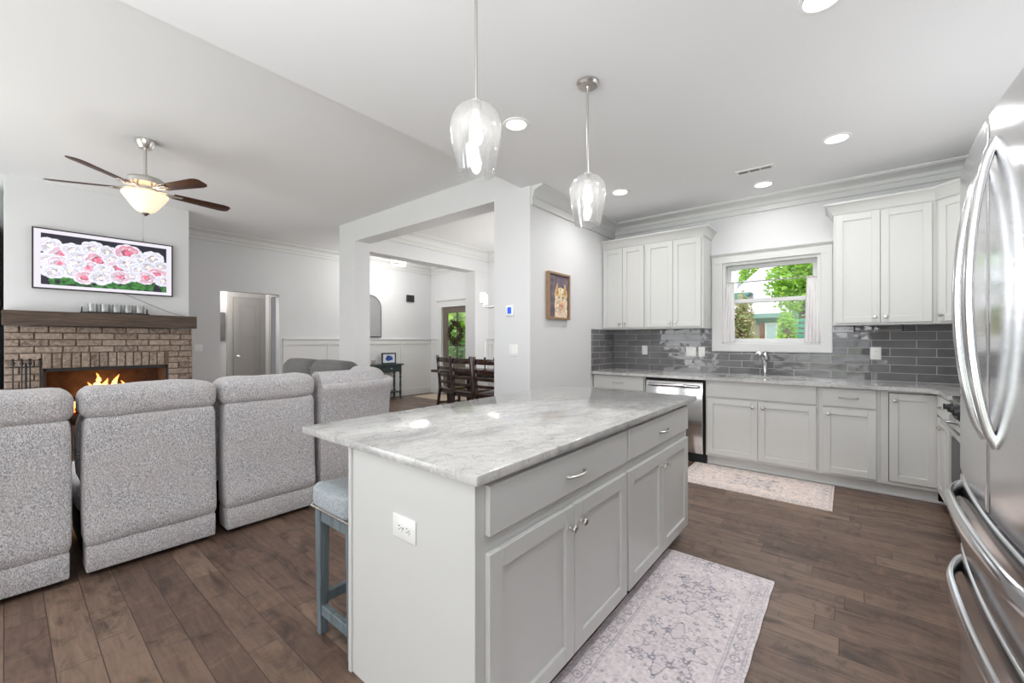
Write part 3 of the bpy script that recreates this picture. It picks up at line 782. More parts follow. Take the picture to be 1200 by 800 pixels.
cabinet('corner_base_cabinet', 'light grey corner base cabinet with one full-height door', MF(.211), .345, .1, .882, .565, [('door', .055, .335, .135, .858, (.09, .80))], (.38, 4.9, 0), toe=(.05, 'cab'))
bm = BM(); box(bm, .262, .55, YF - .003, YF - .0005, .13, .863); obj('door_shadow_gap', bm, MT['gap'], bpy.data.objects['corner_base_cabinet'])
MR = frame((.56, 4.62, 0), (0, -1, 0), (-1, 0, 0))
cabinet('base_cabinet', 'light grey base cabinet between the corner and the range', MR, .555, .1, .882, .60, [('drawer', .03, .545, .715, .872, True), ('door', .03, .285, .125, .697, (.24, .645)), ('door', .29, .545, .125, .697, (.335, .645))], (.85, 4.35, 0), toe=(.05, 'cab'))
# base shoe along the toe kicks
bm = BM(); box(bm, -1.148, .60, 4.662, 4.671, 0, .02, .003, 1); struct('baseboard_kitchen', bm, MT['trim'])

# dishwasher
dw = thing('dishwasher', 'stainless steel dishwasher under the counter', 'dishwasher', (-1.47, 4.9, 0))
bm = BM(); box(bm, -1.785, -1.155, 4.63, 5.18, .005, .878); obj('tub', bm, MT['gap'], dw)
bm = BM()
pts = [(4.628, .10)] + [(4.607 - .042 * math.sin(PI * i / 14) ** .8, .10 + .755 * i / 14) for i in range(15)] + [(4.628, .855)]
prism(bm, pts, 'x', -1.775, -1.172, .003); dd = obj('door', bm, MT['steel'], dw)
bm = BM(); tube(bm, [(-1.735, 4.60, .80), (-1.73, 4.56, .805), (-1.60, 4.545, .81), (-1.47, 4.54, .812), (-1.34, 4.545, .81), (-1.215, 4.56, .805), (-1.21, 4.60, .80)], .017, 12, sx=1); obj('handle', bm, MT['steelbar'], dd)
bm = BM(); box(bm, -1.78, -1.16, 4.66, 4.7, .0, .095); obj('toe_panel', bm, MT['gap'], dw)

# countertop of the window wall, sink hole cut out, rounded inner corner
SX0, SX1, SY0, SY1 = -1.05, -.30, 4.70, 5.06
bm = BM(); z0, z1 = .884, .914
FY = 4.548
arc = [(.40 + .13 * math.cos(a), FY - .13 + .13 * math.sin(a)) for a in [R(90 - 9 * i) for i in range(11)]]
def cslab(pts): prism(bm, pts, 'z', z0, z1)
cslab([(-2.449, FY), (SX0, FY), (SX0, YW - .012), (-2.449, YW - .012)])
cslab([(SX0, FY), (SX1, FY), (SX1, SY0), (SX0, SY0)])
cslab([(SX0, SY1), (SX1, SY1), (SX1, YW - .012), (SX0, YW - .012)])
cslab([(SX1, FY)] + arc + [(.53, 4.062), (XR - .012, 4.062), (XR - .012, YW - .012), (SX1, YW - .012)])
bmesh.ops.remove_doubles(bm, verts=bm.verts, dist=.0005)
ct = tag(obj('perimeter_countertop', bm, MT['granite'], loc=(-.6, 4.9, .884)), 'speckled grey-white granite countertop along the window wall', 'countertop')
sk = thing('kitchen_sink', 'undermount stainless sink below the kitchen window', 'sink', (-.675, 4.88, .66))
bm = BM()
box(bm, SX0 - .01, SX1 + .01, SY0 - .01, SY1 + .01, .69, .70)
for a in ((SX0 - .012, SX0, SY0 - .012, SY1 + .012), (SX1, SX1 + .012, SY0 - .012, SY1 + .012), (SX0, SX1, SY0 - .012, SY0), (SX0, SX1, SY1, SY1 + .012)): box(bm, *a, .69, .883)
obj('basin', bm, MT['steelbar'], sk)
bm = BM(); lathe(bm, [(.04, 0), (.045, .004), (.03, .005), (0, .002)], (-.675, 4.9, .70)); obj('drain', bm, MT['chrome'], sk)
fc = thing('faucet', 'chrome pull-out faucet standing behind the sink', 'faucet', (-.68, 5.11, .914))
bm = BM(); lathe(bm, [(0, 0), (.03, 0), (.03, .012), (.021, .02), (.021, .12), (.024, .14), (.024, .20), (.016, .215), (0, .217)], (-.68, 5.11, .914)); obj('body', bm, MT['chrome'], fc)
bm = BM(); tube(bm, [(-.68, 5.11, 1.05), (-.694, 5.06, 1.115), (-.706, 5.0, 1.15), (-.716, 4.94, 1.155), (-.722, 4.90, 1.13)], [.021, .020, .020, .026, .030], 14); obj('spout', bm, MT['chrome'], fc)
bm = BM(); tube(bm, [(-.68, 5.11, 1.125), (-.682, 5.125, 1.15), (-.684, 5.15, 1.175)], [.014, .011, .012], 10); obj('lever', bm, MT['chrome'], fc)

# upper cabinets
UZ0, UZ1, UY = 1.43, 2.47, 4.87
def MU(x): return frame((x, UY, 0), (1, 0, 0), (0, -1, 0))
cabinet('wall_cabinet', 'tall two-door grey wall cabinet beside the pig-picture wall', MU(-2.448), .555, UZ0, UZ1, .325, [('door', .012, .272, 1.45, 2.435, (.24, 1.50)), ('door', .276, .543, 1.45, 2.435, (.308, 1.50))], (-2.17, 5.0, UZ0))
cabinet('wall_cabinet', 'tall two-door grey wall cabinet left of the kitchen window', MU(-1.892), .657, UZ0, UZ1, .325, [('door', .016, .328, 1.45, 2.435, (.296, 1.50)), ('door', .332, .634, 1.45, 2.435, (.364, 1.50))], (-1.56, 5.0, UZ0))
cabinet('wall_cabinet', 'tall two-door grey wall cabinet right of the kitchen window', MU(-.104), .672, UZ0, UZ1, .325, [('door', .016, .325, 1.45, 2.435, (.292, 1.50)), ('door', .329, .648, 1.45, 2.435, (.362, 1.50))], (.23, 5.0, UZ0))
cc = thing('corner_wall_cabinet', 'diagonal grey corner wall cabinet partly behind the refrigerator', 'cabinet', (.9, 4.95, UZ0))
bm = BM(); prism(bm, [(.568, UY), (.85, 4.588), (XR - .002, 4.588), (XR - .002, 5.195), (.568, 5.195)], 'z', UZ0, UZ1, .0015); obj('carcass', bm, MT['cab'], cc)
s2 = math.sqrt(.5); MD = frame((.568, UY, 0), (s2, -s2, 0), (-s2, -s2, 0))
bm = BM(); shaker(bm, .34, .985, shift(MD, .03, 0, 1.45)); dr = obj('door', bm, MT['cab'], cc)
bm = BM(); knob(bm, MD, .062, 1.50); obj('knob', bm, MT['nickel'], dr)
def cab_crown(name, path, h=.10, proj=.062, z=2.452):
    prof = [(0, z), (.006, z), (.012, z + .02), (.016, z + .03), (.03, z + .055), (proj - .012, z + h - .022), (proj, z + h - .016), (proj, z + h), (0, z + h)]
    bm = BM(); sweep(bm, path, prof); return struct(name, bm, MT['cab'], smooth=25)
cab_crown('trim_13', [(-2.448, UY - .002, 0, -1), (-1.233, UY - .002, 1, -1), (-1.233, 5.197, 1, 0)])
cab_crown('trim_14', [(-.106, 5.197, -1, 0), (-.106, UY - .002, -1, -1), (.567, UY - .002, -.414, -1), (.85, 4.588, -.414 - .0, -.9)])

# ==================================================================== ISLAND
IX0, IX1, IY0, IY1 = -1.86, -.795, .825, 2.965
isl = thing('kitchen_island', 'light grey kitchen island cabinet with drawers and four doors', 'island', (-1.17, 1.86, 0))
bm = BM(); box(bm, -1.49, -.835, .868, 2.86, .085, .884, .001, 1); obj('carcass', bm, MT['cab'], isl)
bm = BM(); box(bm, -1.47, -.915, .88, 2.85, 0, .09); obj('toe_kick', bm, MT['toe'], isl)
bm = BM(); box(bm, -1.512, -.835, .858, .870, 0.0, .884, .001, 1); box(bm, -1.517, -1.497, .850, .872, 0, .884, .002, 1); obj('end_panel', bm, MT['cab'], isl)
MI = frame((-.835, .86, 0), (0, 1, 0), (1, 0, 0))
for u0, u1 in ((.038, 1.01), (1.035, 1.975)):
    bm = BM(); box(bm, u0, u1, .001, .021, .713, .862, .002, 1, MI); dr = obj('drawer', bm, MT['cab'], isl)
    k = BM(); pull(k, MI, (u0 + u1) / 2 + .01, .778, .13); obj('handle', k, MT['nickel'], dr)
    um = (u0 + u1) / 2
    for a, b, ku in ((u0, um - .002, um - .04), (um + .002, u1, um + .04)):
        bm = BM(); shaker(bm, b - a, .66 - .085, shift(MI, a, 0, .085), .021, .06, .012); dr = obj('door', bm, MT['cab'], isl)
        k = BM(); knob(k, MI, ku, .585, .021); obj('knob', k, MT['nickel'], dr)
bm = BM(); box(bm, IX0, IX1, IY0, IY1, .884, .914, .004, 2)
tag(obj('island_countertop', bm, MT['granite'], loc=(-1.33, 1.9, .884)), 'pale grey veined granite slab on top of the island', 'countertop')

# ---- wall plates
def plate(name, label, loc, M, w, h, kind, n=1, cat='outlet', group=None):
    """M maps local (u, n, z) at the plate centre"""
    t = thing(name, label, cat, loc, group)
    bm = BM(); box(bm, -w / 2, w / 2, 0, .006, -h / 2, h / 2, .003, 2, M); obj('face_plate', bm, MT['plate'], t)
    if kind == 'outlet_h' or kind == 'outlet':
        for s in (-1, 1):
            bm = BM(); c = (s * .021, 0) if kind == 'outlet_h' else (0, s * .021)
            lathe(bm, [(0, .0075), (.0155, .0075), (.0165, .005), (.0165, 0)], M=M @ Matrix.Translation((c[0], .001, c[1])) @ Matrix.Rotation(R(-90), 4, 'X'), n=20)
            so = obj('socket', bm, MT['plate'], t); bm = BM()
            for q in (-1, 1):
                if kind == 'outlet_h': box(bm, c[0] - .004, c[0] + .004, .0085, .0092, c[1] + q * .006 - .001, c[1] + q * .006 + .001, M=M)
                else: box(bm, c[0] + q * .006 - .001, c[0] + q * .006 + .001, .0085, .0092, c[1] - .004, c[1] + .004, M=M)
            if kind == 'outlet_h': box(bm, c[0] + .008, c[0] + .011, .0085, .0092, -.002, .002, M=M)
            else: box(bm, -.002, .002, .0085, .0092, c[1] - .011, c[1] - .008, M=M)
            obj('slot', bm, MT['slot'], so)
        bm = BM(); lathe(bm, [(0, .0085), (.003, .0085), (.003, 0)], M=M @ Matrix.Rotation(R(-90), 4, 'X'), n=10); obj('screw', bm, MT['nickel'], t)
    elif kind == 'switch':
        for i in range(n):
            u = (i - (n - 1) / 2) * .046
            bm = BM(); box(bm, u - .016, u + .016, .004, .0085, -.033, .033, .0015, 1, M); obj('rocker', bm, MT['plate'], t)
    return t
plate('power_outlet', 'white horizontal outlet on the island end panel', (-1.165, .858, .655), frame((-1.165, .858, .655), (1, 0, 0), (0, -1, 0)), .125, .08, 'outlet_h')
def MB(x, z, y=YW - .012): return frame((x, y, z), (1, 0, 0), (0, -1, 0))
plate('light_switch', 'single white switch plate left on the grey tile, above the corner drawer', (-2.02, 5.188, 1.17), MB(-2.02, 1.17), .072, .116, 'switch', 1, 'switch')
plate('light_switch', 'wide double white switch plate on the grey tile left of the window', (-1.455, 5.188, 1.16), MB(-1.455, 1.16), .118, .116, 'switch', 2, 'switch')
plate('power_outlet', 'white outlet on the grey tile just right of the double switch', (-1.335, 5.188, 1.16), MB(-1.335, 1.16), .072, .116, 'outlet')
plate('power_outlet', 'white outlet on the grey tile under the right wall cabinet', (.205, 5.188, 1.17), MB(.205, 1.17), .078, .118, 'outlet')
plate('light_switch', 'white double switch on the wall end below the thermostat', (-2.66, YH, 1.19), frame((-2.66, YH, 1.19), (1, 0, 0), (0, -1, 0)), .115, .12, 'switch', 2, 'switch')
plate('light_switch', 'white double switch on the living room wall right of the fireplace', (XW, 1.97, 1.17), frame((XW, 1.97, 1.17), (0, 1, 0), (1, 0, 0)), .118, .118, 'switch', 2, 'switch')
th = thing('thermostat', 'white square thermostat with a blue screen on the wall end', 'thermostat', (-2.70, YH, 1.60))
Mt = frame((-2.70, YH, 1.60), (1, 0, 0), (0, -1, 0))
bm = BM(); box(bm, -.052, .052, 0, .022, -.055, .055, .006, 2, Mt); obj('housing', bm, MT['plate'], th)
bm = BM(); box(bm, -.025, .025, .0215, .023, -.033, .033, .001, 1, Mt); obj('screen', bm, MT['bluescreen'], th)

# paper towel bar under the right wall cabinet
pb = thing('towel_bar', 'dark metal towel bar under the right wall cabinet', 'towel bar', (.21, 5.02, UZ0))
bm = BM(); tube(bm, [(.04, 5.02, 1.385), (.39, 5.02, 1.385)], .006); obj('rod', bm, MT['nickel'], pb)
for x in (.05, .38):
    bm = BM(); box(bm, x - .006, x + .006, 5.012, 5.028, 1.375, UZ0, .002, 1); obj('bracket', bm, MT['black'], pb)

# curtains and rod
rd = thing('curtain_rod', 'thin nickel cafe curtain rod across the kitchen window', 'curtain rod', (-.66, YW - .03, 1.945))
bm = BM(); tube(bm, [(-1.10, YW + .02, 1.945), (-.225, YW + .02, 1.945)], .006); obj('rod', bm, MT['nickel'], rd)
for x in (-1.104, -.222):
    bm = BM(); lathe(bm, [(0, -.008), (.018, -.008), (.018, .0), (.011, .004), (.011, .016), (0, .016)], M=Matrix.Translation((x, YW + .02, 1.945)) @ Matrix.Rotation(R(90 if x < -.6 else -90), 4, 'Y'), n=18); obj('finial', bm, MT['nickel'], rd)
def curtain(label, xa0, xa1, xb0, xb1, seed):
    bm = BM(); n, mz = 48, 24; rows = []
    for j in range(mz + 1):
        s = j / mz; z = 1.955 - s * (1.955 - 1.272)
        x0 = xa0 + (xb0 - xa0) * s ** .8; x1 = xa1 + (xb1 - xa1) * s ** .8
        row = []
        for i in range(n + 1):
            t = i / n
            row.append((x0 + (x1 - x0) * t, YW + .02 - s * .03 - .011 * math.sin(t * PI * 9 + seed) * (.5 + .6 * s) - .004 * math.sin(t * 23 + s * 5), z))
        rows.append(row)
    def sheet(dy):
        return [[bm.verts.new((p[0], p[1] + dy, p[2])) for p in r] for r in rows]
    A, B = sheet(0), sheet(.002)
    for G in (A, B):
        for j in range(mz):
            for i in range(n): bm.faces.new((G[j][i], G[j][i + 1], G[j + 1][i + 1], G[j + 1][i]))
    for i in range(n): bm.faces.new((A[0][i], A[0][i + 1], B[0][i + 1], B[0][i])); bm.faces.new((A[mz][i], A[mz][i + 1], B[mz][i + 1], B[mz][i]))
    for j in range(mz): bm.faces.new((A[j][0], A[j + 1][0], B[j + 1][0], B[j][0])); bm.faces.new((A[j][n], A[j + 1][n], B[j + 1][n], B[j][n]))
    o = obj('cafe_curtain', bm, MT['curtain'], loc=((xa0 + xa1) / 2, YW, 1.27), smooth=60)
    return tag(o, label, 'curtain')
curtain('white cafe curtain at the left side of the kitchen window', -1.085, -1.0, -1.135, -.985, .3)
curtain('white cafe curtain at the right side of the kitchen window', -.325, -.225, -.345, -.215, 1.7)

# pig painting
pg = thing('pig_painting', 'small framed pig portrait on the wall by the cabinets', 'painting', (-2.45, 3.78, 1.60))
PY0, PY1, PZ0, PZ1 = 3.575, 4.005, 1.52, 2.02
h, w = 90, 78
yy, xx = np.mgrid[0:h, 0:w]; U = xx / (w - 1); V = yy / (h - 1)
n1 = vnoise(h, w, 7, 5); n2 = vnoise(h, w, 3, 6)
im = np.zeros((h, w, 3)); im[:] = (.45, .40, .44); im *= (.85 + .3 * n1)[..., None]
def blob(mask, col, amt=1.0):
    global im
    c = np.array(col) * (.82 + .34 * n2)[..., None]; im = np.where(mask[..., None], im * (1 - amt) + c * amt, im)
cx = .62
blob((np.abs(U - cx) < .31 + .02 * n1) & (V < .40), (.93, .84, .74))
blob(((U - cx) / .30) ** 2 + ((V - .44) / .27) ** 2 < 1, (.90, .83, .70))
for s in (-1, 1):
    ex = cx + s * .20
    blob((np.abs(U - ex - s * .02 * (V - .5)) < .13 * np.clip((.82 - V) / .28, 0, 1)) & (V > .5), (.86, .74, .50))
    blob((np.abs(U - ex) < .05 * np.clip((.76 - V) / .22, 0, 1)) & (V > .54), (.70, .52, .38))
    blob(((U - cx - s * .11) / .028) ** 2 + ((V - .47) / .032) ** 2 < 1, (.20, .18, .20))
blob(((U - cx) / .13) ** 2 + ((V - .28) / .12) ** 2 < 1, (.90, .70, .58))
for s in (-1, 1): blob(((U - cx - s * .045) / .02) ** 2 + ((V - .28) / .035) ** 2 < 1, (.50, .32, .26))
paint_grid('canvas', im, lambda u, v: (-2.428, PY0 + .02 + u * (PY1 - PY0 - .04), PZ0 + .02 + v * (PZ1 - PZ0 - .04)), attr_mat('painted_canvas'), pg)
bm = BM()
for a in ring4(PY0, PY1, PZ0, PZ1, .022): box(bm, -2.449, -2.41, *a, .002, 1)
box(bm, -2.449, -2.432, PY0 + .01, PY1 - .01, PZ0 + .01, PZ1 - .01)
obj('frame', bm, MT['goldwood'], pg)

# ==================================================================== REFRIGERATOR
XF, YC, HWF = .24, 1.37, .455
def ffront(y, base=XF): return base + .024 * ((y - YC) / HWF) ** 2
fr = thing('refrigerator', 'large stainless french-door refrigerator with two bottom drawers', 'refrigerator', (.7, YC, 0))
bm = BM(); box(bm, .325, 1.15, YC - HWF + .004, YC + HWF - .004, .03, 1.77, .004, 1); obj('cabinet_box', bm, plain('grey_appliance_side', (.22, .22, .225), .45), fr)
bm = BM(); box(bm, .34, 1.1, YC - HWF + .03, YC + HWF - .03, 0, .035); obj('toe_grille', bm, MT['gap'], fr)
def fpanel(name, y0, y1, z0, z1):
    ys = [y0 + (y1 - y0) * i / 20 for i in range(21)]
    bm = BM(); prism(bm, [(ffront(y), y) for y in ys] + [(.318, y1), (.318, y0)], 'z', z0, z1, .006, seg=3)
    return obj(name, bm, MT['steel'], fr, smooth=40)
dA = fpanel('door', YC + .003, YC + HWF, .905, 1.785); dB = fpanel('door', YC - HWF, YC - .003, .905, 1.785)
drA = fpanel('drawer', YC - HWF, YC + HWF, .695, .893); drB = fpanel('drawer', YC - HWF, YC + HWF, .09, .683)
def vhandle(y, door, z0=1.07, z1=1.69, out=.046):
    pts = []; n = 24
    for i in range(n + 1):
        s = i / n; pts.append((ffront(y) + .004 - out * (math.sin(PI * s) ** .62 if 0 < s < 1 else 0), y, z0 + (z1 - z0) * s))
    bm = BM(); tube(bm, pts, [.012 if i in (0, n) else .0105 for i in range(n + 1)], 14, sx=.85, up=(0, 1, 0)); obj('handle', bm, MT['steelbar'], door)
vhandle(YC + .035, dA); vhandle(YC - .055, dB, 1.065, 1.715, .042)
def hhandle(z, door, out=.034, hw=.42, dz=0):
    pts = []; n = 32
    for i in range(n + 1):
        s = i / n; y = YC - hw + 2 * hw * s
        e = min(1, min(s, 1 - s) / .22); e = math.sin(e * PI / 2) ** .7 if e > 0 else 0
        pts.append((ffront(y) + .004 - out * e, y, z))
    bm = BM(); tube(bm, pts, .025, 16, sx=.42); obj('handle', bm, MT['steelbar'], door)
hhandle(.855, drA); hhandle(.635, drB)

# ==================================================================== RANGE
rg = thing('range', 'stainless range with black knobs beyond the refrigerator', 'range', (.85, 3.67, 0))
RY0, RY1 = 3.295, 4.055
bm = BM(); box(bm, .575, 1.16, RY0, RY1, .02, .895, .003, 1); obj('oven_body', bm, plain('dark_range_side', (.06, .06, .065), .4), rg)
bm = BM(); box(bm, .55, 1.165, RY0, RY1, .895, .918, .004, 1); obj('cooktop', bm, MT['blackplastic'], rg)
bm = BM(); prism(bm, [(.575, .80), (.54, .80), (.552, .897), (.575, .897)], 'y', RY0, RY1, .003); cp = obj('control_panel', bm, MT['steel'], rg)
for k in range(5):
    y = RY1 - .07 - k * .155
    bm = BM(); lathe(bm, [(0, 0), (.026, 0), (.026, .010), (.020, .014), (.019, .036), (.015, .040), (0, .040)], M=Matrix.Translation((.546, y, .85)) @ Matrix.Rotation(R(-90 - 6), 4, 'Y'), n=20)
    box(bm, .498, .508, y - .004, y + .004, .832, .868, .001, 1); obj('knob', bm, MT['blackplastic'], cp)
bm = BM(); box(bm, .535, .575, RY0 + .003, RY1 - .003, .24, .79, .005, 2); od = obj('oven_door', bm, MT['steel'], rg)
bm = BM(); tube(bm, [(.537, RY1 - .04, .745), (.505, RY1 - .045, .745), (.495, RY1 - .10, .745), (.495, RY0 + .10, .745), (.505, RY0 + .045, .745), (.537, RY0 + .04, .745)], .013, 12); obj('handle', bm, MT['steelbar'], od)
bm = BM(); box(bm, .533, .536, RY0 + .1, RY1 - .1, .36, .66); obj('oven_window', bm, MT['blackplastic'], od)
bm = BM(); box(bm, .54, .575, RY0 + .003, RY1 - .003, .05, .23, .005, 2); obj('bottom_drawer', bm, plain('dark_drawer_steel', (.2, .2, .205), .3, 1), rg)
for yc in (RY0 + .2, RY1 - .2):
    bm = BM()
    for q in (-.14, 0, .14): box(bm, .62, 1.1, yc + q - .006, yc + q + .006, .93, .945, .002, 1)
    for x in (.63, .86, 1.09): box(bm, x - .006, x + .006, yc - .15, yc + .15, .918, .944, .002, 1)
    obj('grate', bm, MT['black'], rg)

# ==================================================================== LIGHTS IN THE CEILING
def can_light(label, x, y, e=6.8):
    t = thing('recessed_light', label, 'ceiling light', (x, y, ZK), 'recessed kitchen ceiling lights')
    bm = BM(); lathe(bm, [(.068, -.002), (.072, -.008), (.09, -.006), (.094, 0)], (x, y, ZK), 36); obj('trim_ring', bm, MT['plate'], t)
    bm = BM(); lathe(bm, [(0, -.005), (.06, -.005), (.07, -.002)], (x, y, ZK), 36); obj('lens', bm, MT['lens'], t)
    l = lamp('can_lamp', 'AREA', (0, 0, -.012), e * LIT, (1, .995, .985), rot=(0, 0, 0), shape='DISK', size=.13, spread=R(163)); l.parent = t; l.location = (0, 0, -.012)
    return t
can_light('lit round recessed ceiling light just right of the nearer pendant', -1.83, 2.30)
can_light('lit round recessed ceiling light just right of the farther pendant', -1.83, 4.03)
can_light('lit round recessed ceiling light nearest the vent, over the sink', -.645, 4.72, 2.4)
can_light('lit round recessed ceiling light above the right wall cabinet', -.065, 4.0)
can_light('lit round recessed ceiling light cut by the top edge of the photo', -.09, 2.32)
vt = thing('ceiling_vent', 'white rectangular air vent in the kitchen ceiling', 'vent', (-.65, 4.27, ZK))
bm = BM()
for a in ring4(-.80, -.50, 4.215, 4.325, .022): box(bm, *a, ZK - .008, ZK, .002, 1)
box(bm, -.70, -.69, 4.22, 4.32, ZK - .007, ZK); box(bm, -.61, -.60, 4.22, 4.32, ZK - .007, ZK); obj('frame', bm, MT['plate'], vt)
bm = BM(); box(bm, -.785, -.515, 4.225, 4.315, ZK - .002, ZK - .0005); obj('duct', bm, MT['slot'], vt)
for k in range(20):
    x = -.77 + k * .0126
    bm = BM(); prism(bm, [(x, ZK - .001), (x + .006, ZK - .008), (x + .008, ZK - .008), (x + .002, ZK - .001)], 'y', 4.23, 4.31); obj('louver', bm, MT['plate'], vt)

def pendant(label, x, y):
    t = thing('glass_pendant', label, 'pendant light', (x, y, ZK), 'glass pendants over the island')
    bm = BM(); lathe(bm, [(0, 0), (.065, 0), (.065, -.012), (.055, -.024), (.012, -.026), (.010, -.04), (0, -.04)], (x, y, ZK), 32); obj('canopy', bm, MT['nickel'], t)
    bm = BM(); tube(bm, [(x, y, ZK - .03), (x, y, 2.28)], .0065, 12); obj('rod', bm, MT['nickel'], t)
    bm = BM(); lathe(bm, [(0, 2.295), (.022, 2.29), (.022, 2.262), (.019, 2.255), (.019, 2.215), (0, 2.215)], (x, y, 0), 24); obj('socket', bm, plain('white_socket', lin((.85, .84, .82)), .4), t)
    prof = [(.023, 2.274), (.050, 2.271), (.078, 2.255), (.098, 2.228), (.107, 2.195), (.106, 2.16), (.100, 2.11), (.091, 2.06), (.082, 2.015), (.076, 1.983), (.0735, 1.985), (.080, 2.02), (.088, 2.06), (.097, 2.11), (.103, 2.16), (.104, 2.195), (.095, 2.226), (.076, 2.251), (.05, 2.267), (.023, 2.270)]
    bm = BM(); lathe(bm, prof, (x, y, 0), 48); obj('glass_shade', bm, MT['pglass'], t, smooth=60)
    bm = BM(); lathe(bm, [(0, 2.215), (.012, 2.21), (.016, 2.19), (.026, 2.165), (.029, 2.145), (.024, 2.122), (.012, 2.108), (0, 2.104)], (x, y, 0), 24); obj('bulb', bm, MT['bulb'], t)
    l = lamp('pendant_lamp', 'POINT', (x, y, 2.15), 1.8 * LIT, (1, .99, .975), shadow_soft_size=.03); l.parent = t; l.location = (0, 0, 2.15 - ZK)
pendant('clear glass pendant over the near half of the island', -1.205, 1.245)
pendant('clear glass pendant over the far half of the island', -1.205, 2.20)

# ==================================================================== CEILING FAN
FX, FYY = -4.88, .80
fan = thing('ceiling_fan', 'five-blade ceiling fan with a lit bowl light in the living room', 'ceiling fan', (FX, FYY, ZL))
bm = BM(); lathe(bm, [(0, 0), (.075, 0), (.075, -.012), (.06, -.05), (.045, -.075), (0, -.078)], (FX, FYY, ZL)); obj('canopy', bm, MT['nickel'], fan)
bm = BM(); tube(bm, [(FX, FYY, ZL - .07), (FX, FYY, 2.74)], .012, 14); lathe(bm, [(0, 2.775), (.022, 2.775), (.026, 2.75), (0, 2.745)], (FX, FYY, 0)); obj('downrod', bm, MT['nickel'], fan)
bm = BM(); lathe(bm, [(0, 2.75), (.06, 2.748), (.125, 2.735), (.14, 2.715), (.14, 2.685), (.12, 2.668), (.085, 2.655), (.085, 2.63), (.06, 2.612), (0, 2.612)], (FX, FYY, 0), 40); obj('motor_housing', bm, MT['nickel'], fan)
for k in range(5):
    a = R(24 + 72 * k); M = Matrix.Translation((FX, FYY, 2.64)) @ Matrix.Rotation(a, 4, 'Z')
    bm = BM(); tube(bm, [(.08, 0, .012), (.13, .025, .002), (.19, .03, -.004), (.24, .0, -.004)], .008, 8, M); tube(bm, [(.08, 0, .012), (.13, -.025, .002), (.19, -.03, -.004), (.24, 0, -.004)], .008, 8, M)
    box(bm, .20, .27, -.035, .035, -.007, -.001, .002, 1, M); obj('blade_arm', bm, MT['nickel'], fan)
    M2 = M @ Matrix.Translation((0, 0, -.004)) @ Matrix.Rotation(R(-12), 4, 'X')
    pts = [(.20, -.046), (.60, -.066), (.645, -.058), (.668, -.034), (.668, .034), (.645, .058), (.60, .066), (.20, .046)]
    bm = BM(); prism(bm, pts, 'z', 0, .007, .002, M2); obj('blade', bm, MT['blade'], fan)
bm = BM(); lathe(bm, [(0, 2.615), (.07, 2.615), (.075, 2.60), (.06, 2.585), (0, 2.58)], (FX, FYY, 0)); obj('light_kit', bm, MT['nickel'], fan)
bm = BM(); lathe(bm, [(.150, 2.604), (.162, 2.600), (.164, 2.59), (.150, 2.565), (.122, 2.525), (.096, 2.485), (.070, 2.452), (.036, 2.434), (0, 2.431), (0, 2.436), (.035, 2.439), (.067, 2.457), (.092, 2.49), (.118, 2.53), (.146, 2.568), (.156, 2.59), (.150, 2.604)], (FX, FYY, 0), 48); obj('bowl_shade', bm, MT['bowl'], fan, smooth=60)
bm = BM(); lathe(bm, [(0, 2.436), (.03, 2.432), (.03, 2.425), (.012, 2.412), (0, 2.40)], (FX, FYY, 0), 20); obj('finial', bm, MT['nickel'], fan)
bm = BM(); tube(bm, [(FX + .03, FYY - .02, 2.44), (FX + .03, FYY - .02, 2.19)], .0018, 6); lathe(bm, [(0, .03), (.006, .02), (.007, .008), (0, 0)], (FX + .03, FYY - .02, 2.17), 10); obj('pull_chain', bm, MT['nickel'], fan)
l = lamp('fan_lamp', 'POINT', (FX, FYY, 2.60), 20 * LIT, (1, .93, .85), shadow_soft_size=.07); l.parent = fan; l.location = (0, 0, 2.605 - ZL)

# ==================================================================== FIREPLACE
fp = thing('fireplace', 'tumbled brick fireplace surround with a wide firebox opening', 'fireplace', (-7.1, .825, 0))
rng = random.Random(4)
def bricks(bm, rects, bw=.205, bh=.066, j=.011, x0=-7.075, x1=-7.03, vert=False):
    for (y0, y1, z0, z1) in rects:
        if vert:
            y = y0
            while y + .05 < y1 + .02:
                e = min(y + bh, y1); box(bm, x0, x1 + rng.uniform(-.004, .005), y, e, z0, z1, .006, 1); y = e + j
        else:
            z = z0; r = int(round(z0 / (bh + j)))
            while z + bh * .6 < z1:
                y = y0 - (0 if r % 2 else (bw + j) / 2)
                while y < y1 - .012:
                    a, b = max(y, y0), min(y + bw, y1)
                    if b - a > .02: box(bm, x0, x1 + rng.uniform(-.004, .005), a, b, z, min(z + bh, z1), .006, 1)
                    y += bw + j
                z += bh + j; r += 1
bm = BM(); bricks(bm, [(.005, .265, .0, 1.155), (1.39, 1.645, .0, 1.155), (.005, 1.645, 1.155, 1.45)]); obj('brick_surround', bm, MT['brick'], fp, smooth=0)
bm = BM(); bricks(bm, [(.276, 1.38, .975, 1.145)], vert=True, x1=-7.028); obj('soldier_course', bm, MT['brick'], fp, smooth=0)
bm = BM(); box(bm, -7.49, -7.045, .005, .28, 0, 1.45); box(bm, -7.49, -7.045, 1.375, 1.645, 0, 1.45); box(bm, -7.49, -7.045, .28, 1.375, .97, 1.45); obj('mortar_bed', bm, MT['mortar'], fp)
bm = BM(); box(bm, -7.48, -7.46, .28, 1.375, .25, .97); box(bm, -7.47, -7.07, .281, .30, .25, .97); box(bm, -7.47, -7.07, 1.355, 1.374, .25, .97); box(bm, -7.48, -7.05, .28, 1.375, .0, .28); box(bm, -7.47, -7.07, .28, 1.375, .95, .969); obj('firebox', bm, MT['firebrick'], fp)
